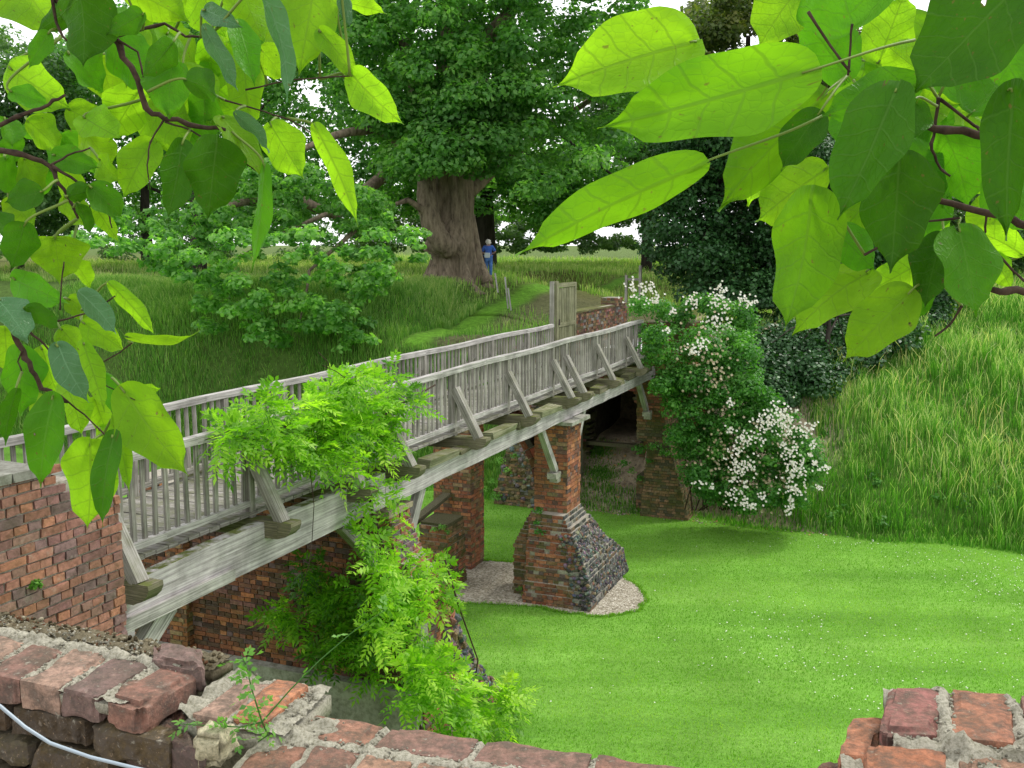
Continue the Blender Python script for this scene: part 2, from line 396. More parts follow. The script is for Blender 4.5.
def masonry(ext, z0, z1, pal, mb, core, ch=.085, sides='fr', palf=None, inset=.012, wob=.0, **kw):
    """stack of courses, ext(z) -> s0,s1,p0,p1 ; sides f front(-s) r right(+p) l left(-p) b back t top"""
    z = z0; k = 0
    while z < z1-.02:
        s0, s1, p0, p1 = [q+random.uniform(-wob, wob) for q in ext(z+ch/2)]
        core.box(W((s0+s1)/2, (p0+p1)/2, z+ch/2), SV*((s1-s0)/2-inset), QV*((p1-p0)/2-inset), ZV*(ch/2+.004), (1, 1, 1))
        hd = k % 2
        for sd in sides:
            if sd == 'f': O, U, N, L = W(s0, p0, z), QV, -SV, p1-p0
            elif sd == 'b': O, U, N, L = W(s1, p0, z), QV, SV, p1-p0
            elif sd == 'r': O, U, N, L = W(s0, p1, z), SV, QV, s1-s0
            elif sd == 'l': O, U, N, L = W(s0, p0, z), SV, -QV, s1-s0
            bl = kw.get('bl', .24); u = 0 if (hd ^ (sd in 'rl')) else -bl*.25
            while u < L-.02:
                LL = (bl if (hd ^ (sd in 'rl')) else bl*.5)*random.uniform(.92, 1.06)
                a, b = max(u, 0), min(u+LL-.013, L); u += LL
                if b-a < .03 or random.random() < kw.get('miss', 0): continue
                pp = pal
                if palf: pp = palf(sd, (a+b)/2, z) or pal
                cc = random.choice(pp); v = random.uniform(.78, 1.22); cc = tuple(q*v for q in cc)
                dp = kw.get('depth', .09); o = random.uniform(.001, kw.get('out', .012))
                mb.box(O+U*((a+b)/2)+N*(o-dp/2)+ZV*(ch/2), U*((b-a)/2), N*(dp/2), ZV*((ch-.013)/2), cc, kw.get('jit', .004))
        z += ch; k += 1
def blob(mb, c, r, col, flat=1., seedv=None):
    """an irregular stone"""
    n = len(mb.v); ks, kr = 6, 4; rot = Matrix.Rotation(random.random()*6.28, 3, Vector((random.random()-.5, random.random()-.5, random.random()+.1)).normalized())
    sx, sy, sz = r*random.uniform(.8, 1.3), r*random.uniform(.7, 1.1), r*random.uniform(.6, .9)*flat
    rings = [[Vector((0, 0, sz))]]
    for i in range(1, kr):
        th = PI*i/kr; rings.append([Vector((math.sin(th)*math.cos(2*PI*j/ks)*sx, math.sin(th)*math.sin(2*PI*j/ks)*sy, math.cos(th)*sz))*random.uniform(.8, 1.15) for j in range(ks)])
    rings.append([Vector((0, 0, -sz))]); idx = []
    for rg in rings:
        idx.append(list(range(len(mb.v), len(mb.v)+len(rg)))); mb.v += [c+rot@q for q in rg]
    for j in range(ks):
        j2 = (j+1) % ks
        mb.face([idx[0][0], idx[1][j], idx[1][j2]], [(0, 0)]*3, col)
        mb.face([idx[-1][0], idx[-2][j2], idx[-2][j]], [(0, 0)]*3, col)
        for i in range(1, kr-1): mb.face([idx[i][j], idx[i+1][j], idx[i+1][j2], idx[i][j2]], [(0, 0)]*4, col)
def lerp(z, pts):
    for (a, va), (b, vb) in zip(pts, pts[1:]):
        if z <= b: t = max(0, min(1, (z-a)/(b-a))); return tuple(x+(y-x)*t for x, y in zip(va, vb))
    return pts[-1][1]
# ---- central pier
def strut_corbel(parent, s, p, z, w=.2):
    m = MB(); m.box(W(s, p, z), SV*.17, QV*(w/2), ZV*.06, (1, 1, 1), .004); m.box(W(s+.06, p, z-.11), SV*.10, QV*(w/2-.01), ZV*.05, (.9, .9, .88), .004)
    m.build('corbel_stone', M['stone'], parent)
pa = thing('bridge_pier', W(19.9, -7.1, 0), 'central brick bridge pier with stepped base and black flint flank standing on gravel', 'pier')
mb, core = MB(), MB()
masonry(lambda z: (19.45, 20.32, -7.55, -6.82), 1.7, 3.78, ORG+RED[:3], mb, core, sides='frl', palf=lambda sd, u, z: (RED+ORG[:3]) if sd == 'r' else None)
mb.build('shaft', M['brick'], pa)
m2 = MB()
extA = lambda z: lerp(z, [(0, (18.85, 21.75, -7.58, -6.10)), (.55, (18.95, 21.55, -7.57, -6.16)), (1.1, (19.02, 20.75, -7.56, -6.35)), (1.5, (19.08, 20.5, -7.55, -6.55)), (1.82, (19.2, 20.35, -7.55, -6.8))])
masonry(extA, 0, 1.82, RED+MOS[:4]+ORG[3:5], m2, core, ch=.078, sides='frl', wob=.02, jit=.008, out=.02, palf=lambda sd, u, z: FLT if (sd == 'r' or (sd == 'f' and u > 1.08)) else None, miss=.04)
m2.build('stepped_base', M['brick'], pa)
m3 = MB()
extW = lambda z: lerp(z, [(0, (19.3, 20.3, -7.98, -7.5)), (1.1, (19.32, 20.3, -7.96, -7.5)), (1.9, (19.5, 20.3, -7.6, -7.5))])
masonry(extW, 0, 1.9, MOS+RED[:3], m3, core, ch=.08, sides='fl', wob=.02, jit=.006)
m3.build('side_wing', M['brick_moss'], pa)
core.build('mortar_core', M['mortar'], pa)
m4 = MB()
for i in range(1100):
    z = random.uniform(0.02, 1.5)**1.0; s0, s1, p0, p1 = extA(z)
    if random.random() < .8: q = W(random.uniform(s0+.1, s1), p1-.015, z)
    else: q = W(s0, p1-random.random()**2*.4, z)
    blob(m4, q, random.uniform(.022, .06), tuple(c*random.uniform(.7, 1.3) for c in random.choice(FLT)))
m4.build('flint_facing', M['flint'], pa)
m = MB(); m.box(W(19.88, -7.17, 3.815), SV*.58, QV*.52, ZV*.04, (1, 1, 1), .012); m.build('cap_stone', M['cement'], pa)
strut_corbel(pa, 19.3, -7.05, 2.72)
# quarter arch towards the rear pier
m = MB()
for i in range(11):
    an = R(4+i*7.6); rr = 1.55; cx = -9.12; cz = 2.35
    pp = cx+rr*math.cos(an); zz = cz+rr*math.sin(an)
    u = (QV*math.cos(an)+ZV*math.sin(an)); tt = (QV*-math.sin(an)+ZV*math.cos(an))
    if zz > 3.84: break
    for rr2 in (0, 1): m.box(W(19.9, pp, zz)+u*(rr2*.125+.02), SV*.36, u*.058, tt*.095, tuple(q*random.uniform(.7, 1.2) for q in random.choice(ORG+DRK)), .006)
m.build('arch_spring', M['brick'], pa)
# ---- rear pier
pb = thing('bridge_pier', W(20.75, -9.85, 0), 'plain square brick bridge pier under the rear beam with a low ruined block beside it', 'pier')
mb, core, m2 = MB(), MB(), MB()
masonry(lambda z: (20.4, 21.15, -10.45, -9.5), 0, 3.85, ORG+RED[:4]+MOS[:2], mb, core, sides='frl')
mb.build('shaft', M['brick'], pb)
masonry(lambda z: lerp(z, [(0, (18.8, 19.7, -10.05, -9.28)), (1.6, (18.85, 19.65, -10.0, -9.34))]), 0, 1.45, MOS+RED[:4], m2, core, sides='frlb', wob=.015, jit=.006)
m2.build('side_block', M['brick_moss'], pb)
core.build('mortar_core', M['mortar'], pb)
m = MB(); m.bar(W(18.7, -10.3, 1.35), W(20.3, -10.05, 1.78), .22, .08, jit=.01); m.box(W(19.25, -9.67, 1.475), SV*.40, QV*.34, ZV*.03, (.8, .8, .7), .02); m.build('coping_slab', M['mortar_dark'], pb)
# ---- near pier and its cross wall
pc = thing('bridge_pier', W(12.9, -7, 0), 'wide ruined brick bridge pier draped in wisteria, with a grey rendered plinth', 'pier')
mb, core, m2, m3 = MB(), MB(), MB(), MB()
masonry(lambda z: lerp(z, [(2.9, (12.05, 12.85, -7.5, -6.72)), (3.3, (12.1, 12.75, -7.45, -6.85)), (3.7, (12.15, 12.7, -7.4, -6.95))]), 2.9, 3.66, PUR+RED[:3], mb, core, ch=.075, sides='frl', jit=.006, out=.018)
mb.build('shaft', M['brick'], pc)
extC = lambda z: lerp(z, [(0, (12.0, 14.75, -9, -6.28)), (.55, (12.02, 14.15, -9, -6.34)), (1.3, (12.04, 13.5, -9, -6.38)), (2.5, (12.06, 12.85, -9, -6.42)), (2.95, (12.08, 12.75, -9, -6.6))])
masonry(extC, .0, 2.95, RED+PUR[:4], m2, core, ch=.075, sides='rb', wob=.012, jit=.006, out=.018, palf=lambda sd, u, z: (FLT[:4]+MOS) if (sd == 'r' and u > 1.15) else None)
m2.build('sloping_flank', M['brick'], pc)
masonry(lambda z: (12.0, 12.8, -11.6, -6.5 if z < 2.85 else -7.3), 1.2, 3.84, RED[:5]+DRK+DRK+PUR[:3]+ORG[:2], m3, core, ch=.075, sides='f', palf=lambda sd, u, z: DRK if (1.35 < u < 1.75 or u > 4.0) else None)
masonry(lambda z: (11.86, 12.1, -10.75, -10.42), 1.2, 3.8, ORG, m3, core, ch=.075, sides='frl')
m3.build('cross_wall', M['brick'], pc)
core.build('mortar_core', M['mortar'], pc)
m = MB(); m.box(W(12.05, -9.1, .6), SV*.22, QV*2.72, ZV*.6, (1, 1, 1), .01); m.build('rendered_plinth', M['cement'], pc)
m = MB()
for i in range(4): m.box(W(12.08, -6.46, 1.15+i*.30), SV*.10, QV*.10, ZV*.14, tuple([random.uniform(.75, 1.1)]*3), .008)
m.build('quoin_stone', M['stone'], pc)
m = MB(); m.box(W(12.42, -7.17, 3.7), SV*.36, QV*.27, ZV*.045, (.75, .68, .55), .012); m.build('cap_stone', M['stone'], pc)
m = MB()
for i in range(240):
    z = random.uniform(0, 1.9); s0, s1, p0, p1 = extC(z); blob(m, W(s1-random.uniform(0, .5), p1, z), random.uniform(.04, .09), tuple(c*random.uniform(.7, 1.3) for c in random.choice(FLT+MOS)))
m.build('flint_facing', M['flint'], pc)
strut_corbel(pc, 11.9, -7.0, 3.0)
# ---- far abutment with the tunnel arch
ab = thing('bridge_abutment', W(28.3, -8.3, 0), 'far brick abutment of the bridge pierced by a dark arched tunnel mouth', 'abutment')
core, mb = MB(), MB()
AL, AR, AZ = -9.25, -7.62, 2.55   # opening
def arch_in(p, z):
    c = (AL+AR)/2; r = (AR-AL)/2
    return AL < p < AR and (z < AZ or (p-c)**2+(z-AZ)**2*1.1 < r*r)
z = 0; k = 0
while z < 4.38:
    u = -11.6-(.12 if k % 2 else 0)
    while u < -5.6:
        L = .24*random.uniform(.93, 1.05)
        if not arch_in(u+L/2, z+.04):
            cc = tuple(q*random.uniform(.7, 1.2) for q in random.choice(MOS+RED[:4]))
            mb.box(W(28.35, u+L/2, z+.04), QV*(L/2-.007), SV*random.uniform(.05, .062), ZV*.035, cc, .004)
            core.box(W(28.62, u+L/2, z+.0425), QV*(L/2+.002), SV*.3, ZV*.0435, (1, 1, 1))
        u += L
    z += .085; k += 1
mb.build('face_wall', M['brick_moss'], ab); core.build('mortar_core', M['mortar_dark'], ab)
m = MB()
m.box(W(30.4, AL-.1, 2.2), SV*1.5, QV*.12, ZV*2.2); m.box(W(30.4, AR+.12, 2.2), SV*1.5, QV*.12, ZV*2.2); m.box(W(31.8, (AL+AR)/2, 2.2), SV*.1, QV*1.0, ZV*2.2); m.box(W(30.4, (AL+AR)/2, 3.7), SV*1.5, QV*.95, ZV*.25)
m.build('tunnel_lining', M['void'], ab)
m = MB(); m.box(W(30.3, -8.3, 4.33), SV*2.0, QV*1.35, ZV*.1); m.build('path_slab', M['ground'], ab)
m = MB(); m.bar(W(27.6, -9.36, .7), W(27.6, -9.36, 3.7), .26, .2, up=SV, jit=.01); m.build('timber_prop', M['oak'], ab)
m = MB(); m.box(W(28.15, -8.45, 1.62), SV*.12, QV*.78, ZV*.05, (1, 1, 1), .01); m.build('threshold_stone', M['mortar_dark'], ab)
# right pier of the abutment
mb, core = MB(), MB()
extR = lambda z: lerp(z, [(0, (26.45, 28.3, -7.1, -5.75)), (2.1, (26.55, 28.3, -6.95, -6.35)), (2.15, (26.6, 28.3, -7.28, -6.5)), (3.8, (26.6, 28.3, -7.28, -6.5))])
masonry(extR, 0, 3.84, MOS, mb, core, ch=.078, sides='frl', wob=.012, jit=.006, out=.02, palf=lambda sd, u, z: (RED[:5]+MOS[:2]) if z > 2.6 else None)
masonry(lambda z: (26.95, 28.3, -7.36, -7.0), 0, 1.0, MOS, mb, core, ch=.085, sides='fl')
masonry(lambda z: (27.0, 28.3, -7.28, -5.9), 3.84, 5.35, RED[:5]+MOS[:3], mb, core, ch=.085, sides='frl', wob=.006)
mb.build('buttress', M['brick_moss'], ab); core.build('mortar_core', M['mortar_dark'], ab)
strut_corbel(ab, 26.45, -6.95, 2.92)
# parapet walls above, on the far side of the landing
mb, core = MB(), MB(); wl = thing('parapet_wall', W(29, -9, 4.4), 'low brick parapet wall beside the open wooden gate', 'wall')
masonry(lambda z: (26.2, 31.4, -9.3, -8.98), 4.3, 5.62, MOS+DRK+PUR[:2]+FLT[2:4], mb, core, ch=.085, sides='frb', out=.016)
masonry(lambda z: (29.9, 30.6, -9.4, -8.9), 5.62, 5.86, MOS+DRK, mb, core, ch=.085, sides='frlb')
mb.build('brickwork', M['brick'], wl); core.build('mortar_core', M['mortar'], wl)
m = MB(); m.box(W(28.05, -9.14, 5.64), SV*1.82, QV*.2, ZV*.025, (.8, .8, .6), .012); m.build('coping', M['oak_moss'], wl)
# ruined walls behind the piers, left of the tunnel
mb, core = MB(), MB(); rw = thing('ruined_wall', W(26.8, -10.8, 0), 'mossy ruined flint and brick wall seen between the piers below the bridge', 'wall')
extQ = lambda z: lerp(z, [(0, (26.1, 28.2, -11.4, -9.75)), (1.4, (26.4, 28.2, -11.2, -9.8)), (2.2, (26.9, 28.2, -11.1, -9.6)), (3.9, (27.6, 28.2, -10.9, -9.4))])
masonry(extQ, 0, 3.9, MOS+FLT[1:3], mb, core, ch=.085, sides='frl', wob=.03, jit=.01, out=.03, miss=.08)
mb.build('brickwork', M['brick_moss'], rw); core.build('mortar_core', M['mortar_dark'], rw)
m = MB()
for i in range(420):
    z = random.uniform(0, 3.5); s0, s1, p0, p1 = extQ(z); blob(m, W(s0+random.uniform(-.02, .08), random.uniform(p0, p1), z), random.uniform(.05, .11), tuple(c*random.uniform(.7, 1.2) for c in random.choice(FLT[1:4]+MOS)))
m.build('rubble', M['flint'], rw)
# ---- near wing wall (left of frame)
mb, core = MB(), MB(); nw = thing('wing_wall', W(4.2, -5.6, 0), 'tall weathered red and purple brick wall at the near end of the bridge', 'wall')
PW = -5.5
topf = lambda s: 6.03 if s < 5.0 else (5.92 if s < 5.2 else (5.80 if s < 5.4 else 5.66))
brickface(mb, W(-1.5, PW, 0), SV, ZV, QV, 7.1, 3.0, 6.03, WW, ch=.070, bl=.222, j=.0145, jit=.0045, out=.006, umask=lambda u, z: z < topf(u-1.5)-.03)
for (a, b, zt) in ((-1.5, 5.0, 5.99), (5.0, 5.2, 5.87), (5.2, 5.4, 5.76), (5.4, 5.585, 5.62)):
    core.box(W((a+b)/2, PW-.285, zt/2), SV*((b-a)/2), QV*.275, ZV*(zt/2))
# return face at the end of the wall
brickface(mb, W(5.59, PW, 0), -QV, ZV, SV, .56, 3.0, 5.6, WW, ch=.0745, bl=.232, j=.0135, jit=.003)
mb.build('brickwork', M['brick'], nw); core.build('mortar_core', M['mortar'], nw)
m = MB(); s_ = -1.5
while s_ < 4.7: m.box(W(s_+.14, PW-.27, 6.01 if s_ < 4.2 else 5.985), SV*.135, QV*.295, ZV*.03, tuple([random.uniform(.5, .9)]*3), .008); s_ += .28
m.build('coping', M['cement'], nw)
ll = MB(); ll.box(W(4.2, -7.7, 2.05), SV*1.0, QV*1.6, ZV*2.05, (1, 1, 1)); abn = thing('bridge_abutment', W(4.2, -7.7, 0), 'near brick abutment carrying the start of the bridge beams behind the wing wall', 'abutment')
ll.build('mortar_core', M['mortar'], abn); mb = MB()
brickface(mb, W(5.2, -9.3, 0), QV, ZV, SV, 3.2, 0, 4.1, RED+ORG, ch=.078); brickface(mb, W(3.2, -6.1, 0), SV, ZV, QV, 2.0, 0, 4.1, RED+ORG, ch=.078); mb.build('brickwork', M['brick'], abn)
# ---------------------------------------------------------------- the wooden bridge
br = thing('wooden_footbridge', W(3.4, -7.95, 3.85), 'long weathered oak footbridge with paled sides, raking struts and mossy cross beams', 'footbridge')
PN, PF = -7.12, -8.84; S0, S1 = 3.4, 26.25; ZD = 4.46
def wavybeam(p, s0, s1, z0, z1, w, name, mat, seg_=1.1):
    m = MB(); s = s0; zt = z1
    ns = int((s1-s0)/seg_)
    ring = []
    for i in range(ns+1):
        ss = s0+(s1-s0)*i/ns; a = random.uniform(-.03, .03)
        ring.append([W(ss, p-w/2, z0+random.uniform(-.008, .008)), W(ss, p+w/2, z0+random.uniform(-.012, .012)), W(ss, p+w/2+random.uniform(-.01, .012), z1+a), W(ss, p-w/2, z1+a)])
    for i in range(ns+1): m.v += ring[i]
    for i in range(ns):
        for j in range(4):
            a, b = i*4+j, i*4+(j+1) % 4; L = i*seg_
            vv = [(L, j*.3), (L, j*.3+.3), (L+seg_, j*.3+.3), (L+seg_, j*.3)]
            m.face([a, b, b+4, a+4], vv)
    m.face([3, 2, 1, 0], [(0, 0), (.3, 0), (.3, .3), (0, .3)]); e = ns*4; m.face([e, e+1, e+2, e+3], [(0, 0), (.3, 0), (.3, .3), (0, .3)])
    return m.build(name, mat, br)
wavybeam(-6.93, S0, 11.9, 3.88, 4.34, .14, 'main_beam', M['oak_beam'])
wavybeam(-6.94, 11.92, 19.9, 3.87, 4.17, .16, 'main_beam', M['oak_beam'], .6)
wavybeam(-6.95, 19.92, 26.9, 3.87, 4.16, .16, 'main_beam', M['oak_beam'], .5)
wavybeam(-8.97, S0, 26.9, 3.88, 4.16, .24, 'main_beam', M['oak'])
# joint scarf plank on the first bay, packing boards over the beam
m = MB(); m.bar(W(5.6, -6.84, 3.93), W(8.55, -6.84, 3.945), .06, .13, jit=.004); m.build('scarf_plank', M['oak_pale'], br)
s_ = 13.2
while s_ < 26:
    m = MB(); m.box(W(s_+.45, -6.90, 4.215), SV*random.uniform(.42, .56), QV*.12, ZV*random.uniform(.04, .07), tuple([random.uniform(.6, 1)]*3), .035); m.build('packing_board', M['oak_green'] if random.random() < .5 else M['oak_moss'], br); s_ += random.choice([1.05, 1.2, 1.35])
SP = [5.0, 7.0, 9.25, 11.0, 12.35, 14.65, 16.9, 19.3, 20.1, 22.25, 24.7]
def cross(s):
    m = MB(); e = -6.56
    m.bar(W(s, -9.6, 4.285), W(s, e-.12, 4.285), .2, .2, jit=.008)
    n = len(m.v)
    # rounded nose of the cross beam
    prof = [(0, .1), (.185, .1), (.19, .055), (.16, -.01), (.10, -.065), (0, -.1)]
    for sd in (-.1, .1):
        for a, b in prof: m.v.append(W(s+sd, e-.12+a, 4.285+b))
    k = len(prof); m.face([n+i for i in range(k)], [(q[0], q[1]) for q in prof]); m.face([n+k+i for i in range(k)][::-1], [(q[0], q[1]) for q in prof][::-1])
    for i in range(k-1): m.face([n+i, n+k+i, n+k+i+1, n+i+1], [(0, 0), (.2, 0), (.2, .1), (0, .1)])
    return m
for i, s in enumerate(SP):
    cross(s).build('cross_beam', M['oak_moss'], br)
    dz = random.uniform(-.03, .03)
    m = MB(); m.bar(W(s-.02, -6.66, 4.37), W(s-.02, PN+.03, 5.16+dz), .11, .15, up=SV, jit=.005); m.build('strut', M['oak'], br)
    m = MB(); m.bar(W(s-.02, PN, 4.3), W(s-.02, PN, 5.42), .11, .10, up=SV, jit=.004); m.build('post', M['oak'], br)
    if s < 23.5:
        m = MB(); m.bar(W(s-.02, PF, 4.3), W(s-.02, PF, 5.42), .11, .10, up=SV, jit=.004); m.build('post', M['oak'], br)
        m = MB(); m.bar(W(s-.02, -9.36, 4.37), W(s-.02, PF-.03, 5.16), .11, .15, up=SV, jit=.005); m.build('strut', M['oak'], br)
# deck: boards across the bridge
m = MB(); s_ = 2.5
while s_ < 28.4:
    w = random.uniform(.15, .19); m.box(W(s_+w/2, -7.98, ZD-.025+random.uniform(-.004, .004)), QV*.93, SV*(w/2-.006), ZV*.022, tuple([random.uniform(.75, 1.08)]*3), .003); s_ += w
m.build('deck', M['oak'], br)
def rail(p, s0, s1, z, w, h, name, mat, amp=.012):
    s = s0
    while s < s1:
        e = min(s1, s+random.uniform(3.2, 4.4)); m = MB(); k = 4; 
        for i in range(k):
            a, b = s+(e-s)*i/k, s+(e-s)*(i+1)/k
            m.bar(W(a, p, z+amp*math.sin(a*1.3)), W(b, p, z+amp*math.sin(b*1.3)), w, h, jit=.003, ov=.004)
        m.build(name, mat, br); s = e+.004
rail(PN+.01, S0, S1, 5.46, .11, .085, 'handrail', M['oak_pale'])
rail(PF, S0, 24.0, 5.46, .11, .085, 'handrail', M['oak_pale'])
rail(PN+.01, S0, S1, 4.56, .085, .07, 'bottom_rail', M['oak_pale'])
rail(PF, S0, 24.0, 4.56, .085, .07, 'bottom_rail', M['oak'])
# pales: one mesh, copied; the hundred nearest are parts of their own
pm = []
for v in range(4):
    m = MB(); m.box(Vector((0, 0, .455)), SV*random.uniform(.026, .031), QV*.014, ZV*.45, tuple([.72+.14*v]*3), .004)
    me_ = bpy.data.meshes.new('pale'); o_ = m.build('pale', M['oak']); pm.append(o_.data); bpy.data.objects.remove(o_)
pales = []
for p, e in ((PN, S1), (PF, 23.9)):
    s_ = S0+.05
    while s_ < e:
        if all(abs(s_-q) > .085 for q in SP): pales.append((s_+random.uniform(-.012, .012), p+random.uniform(-.006, .006)))
        s_ += .158
pales.sort(key=lambda q: abs(q[0]-8.6) if q[0] > 5.3 else 50+q[0])
rest = MB()
for i, (s_, p) in enumerate(pales):
    if i < 100:
        o = bpy.data.objects.new('pale', random.choice(pm)); COL.objects.link(o); o.parent = br
        o.location = W(s_, p, 4.53)-BASE[br.name]; o.rotation_euler = (random.uniform(-.02, .02), random.uniform(-.02, .02), 0)
    else: rest.box(W(s_, p, 4.985), SV*random.uniform(.026, .036), QV*.014, ZV*.45, tuple([random.uniform(.66, 1.12)]*3), .006)
rest.build('pale', M['oak'], br)['kind'] = 'stuff'
def brace(a, b, mat=M['oak'], w=.16, h=.13):
    m = MB(); m.bar(a, b, w, h, up=QV, jit=.006); m.build('brace', mat, br)
brace(W(6.55, -6.95, 3.05), W(7.65, -6.95, 3.9), M['oak_pale'], .2)
brace(W(11.85, -7.0, 3.08), W(10.95, -7.0, 3.86), M['oak'], .17)
brace(W(12.6, -6.97, 3.0), W(13.15, -6.97, 3.86), M['oak_pale'], .16)
brace(W(19.32, -7.05, 2.80), W(18.45, -7.05, 3.86), M['oak_pale'], .13)
brace(W(20.4, -7.0, 3.0), W(21.0, -7.0, 3.86), M['oak_pale'], .13)
brace(W(26.45, -6.98, 3.0), W(25.6, -6.98, 3.86), M['oak_pale'], .13)
m = MB(); m.bar(W(20.75, -9.6, 3.86), W(20.75, -9.1, 3.86), .3, .08); m.build('pad_block', M['oak'], br)
# gate
gt = thing('wooden_gate', W(24.3, -8.8, 4.46), 'open greenish grey wooden gate with vertical boards at far end of bridge', 'gate')
GD = (SV*1.62+QV*.0).normalized(); gd = (W(25.45, -8.74, 0)-W(24.15, -8.82, 0)); gw = gd.length; gd.normalize(); gn = ZV.cross(gd)
g0 = W(24.2, -8.82, 4.5)
m = MB()
m.box(g0+gd*.05+ZV*1.02, gd*.05, gn*.035, ZV*1.06, (1, 1, 1), .003); m.box(g0+gd*(gw-.05)+ZV*1.0, gd*.05, gn*.035, ZV*1.02, (1, 1, 1), .003)
for z in (.08, .95, 1.97): m.box(g0+gd*(gw/2)+ZV*z, gd*(gw/2-.1), gn*.03, ZV*.055, (1, 1, 1), .003)
m.build('gate_frame', M['oak_green'], gt)
m = MB(); k = 10
for i in range(k): m.box(g0+gd*(.1+(gw-.2)*(i+.5)/k)+ZV*1.0-gn*.004, gd*((gw-.2)/k/2-.022), gn*.012, ZV*.9, tuple([random.uniform(.8, 1.1)]*3), .003)
m.build('gate_boards', M['oak_green'], gt)
m = MB(); m.box(W(24.12, -8.90, 5.5), SV*.05, QV*.05, ZV*1.08, (.95, .95, .95), .003); m.build('gate_post', M['oak'], gt)
m = MB(); m.tube([g0+gd*.12+ZV*.95-gn*.05, g0+gd*.12+ZV*1.1-gn*.05], .02, 6); m.build('latch', M['iron'], gt)
# small weathered frame beyond the landing
sf = thing('wooden_gatepost', W(32.2, -9.4, 4.9), 'small grey wooden post and rail frame rising behind the white roses', 'gatepost')
m = MB(); b0 = dpt(626, 296, 36); b1 = dpt(640, 292, 36)
for b_, h_ in ((b0, .75), (b1, .95)): m.bar(b_-ZV*.7, b_+ZV*h_, .09, .09, up=SV, jit=.004)
m.build('post', M['oak'], sf); m = MB(); m.bar(b0+ZV*.6, b1+ZV*.45, .07, .07); m.build('rail', M['oak'], sf)
# ---------------------------------------------------------------- near parapet, brick by brick
def rough_box(mb, c, X, Y, Z, col, nx=12, ny=7, nz=5, amp=.004, chip=.0, rnd=.006, sc=18):
    """subdivided brick with worn edges"""
    lx, ly, lz = X.length, Y.length, Z.length; x, y, z = X/lx, Y/ly, Z/lz
    sd = Vector((random.random()*50, random.random()*50, random.random()*50))
    def pt(i, j, k):
        u, v, w = (2*i/nx-1)*lx, (2*j/ny-1)*ly, (2*k/nz-1)*lz
        r = rnd; du, dv, dw = max(0, abs(u)-(lx-r)), max(0, abs(v)-(ly-r)), max(0, abs(w)-(lz-r))
        d = math.sqrt(du*du+dv*dv+dw*dw)
        if d > r:
            f = r/d; u = math.copysign(lx-r+du*f, u) if du else u; v = math.copysign(ly-r+dv*f, v) if dv else v; w = math.copysign(lz-r+dw*f, w) if dw else w
        q = Vector((u, v, w)); n1 = noise.noise(q*sc+sd); n2 = noise.noise(q*sc*3.3+sd)
        nr = Vector((u/lx if abs(u) > lx*.8 else 0, v/ly if abs(v) > ly*.8 else 0, w/lz if abs(w) > lz*.8 else 0))
        edge = (abs(u) > lx*.8)+(abs(v) > ly*.8)+(abs(w) > lz*.7)
        dsp = amp*(n1+.5*n2)
        if edge >= 2: dsp -= chip*max(0, noise.noise(q*sc*.8+sd*2)+.25)
        q = q+nr*dsp
        return c+x*q.x+y*q.y+z*q.z
    n0 = len(mb.v); ids = {}
    def gid(i, j, k):
        t = (i, j, k)
        if t not in ids: ids[t] = len(mb.v); mb.v.append(pt(i, j, k))
        return ids[t]
    def q4(a, b, c_, d): mb.face([gid(*a), gid(*b), gid(*c_), gid(*d)], [(0, 0), (1, 0), (1, 1), (0, 1)], col)
    for i in range(nx):
        for j in range(ny):
            q4((i, j, 0), (i, j+1, 0), (i+1, j+1, 0), (i+1, j, 0)); q4((i, j, nz), (i+1, j, nz), (i+1, j+1, nz), (i, j+1, nz))
    for i in range(nx):
        for k in range(nz):
            q4((i, 0, k), (i+1, 0, k), (i+1, 0, k+1), (i, 0, k+1)); q4((i, ny, k), (i, ny, k+1), (i+1, ny, k+1), (i+1, ny, k))
    for j in range(ny):
        for k in range(nz):
            q4((0, j, k), (0, j, k+1), (0, j+1, k+1), (0, j+1, k)); q4((nx, j, k), (nx, j+1, k), (nx, j+1, k+1), (nx, j, k+1))
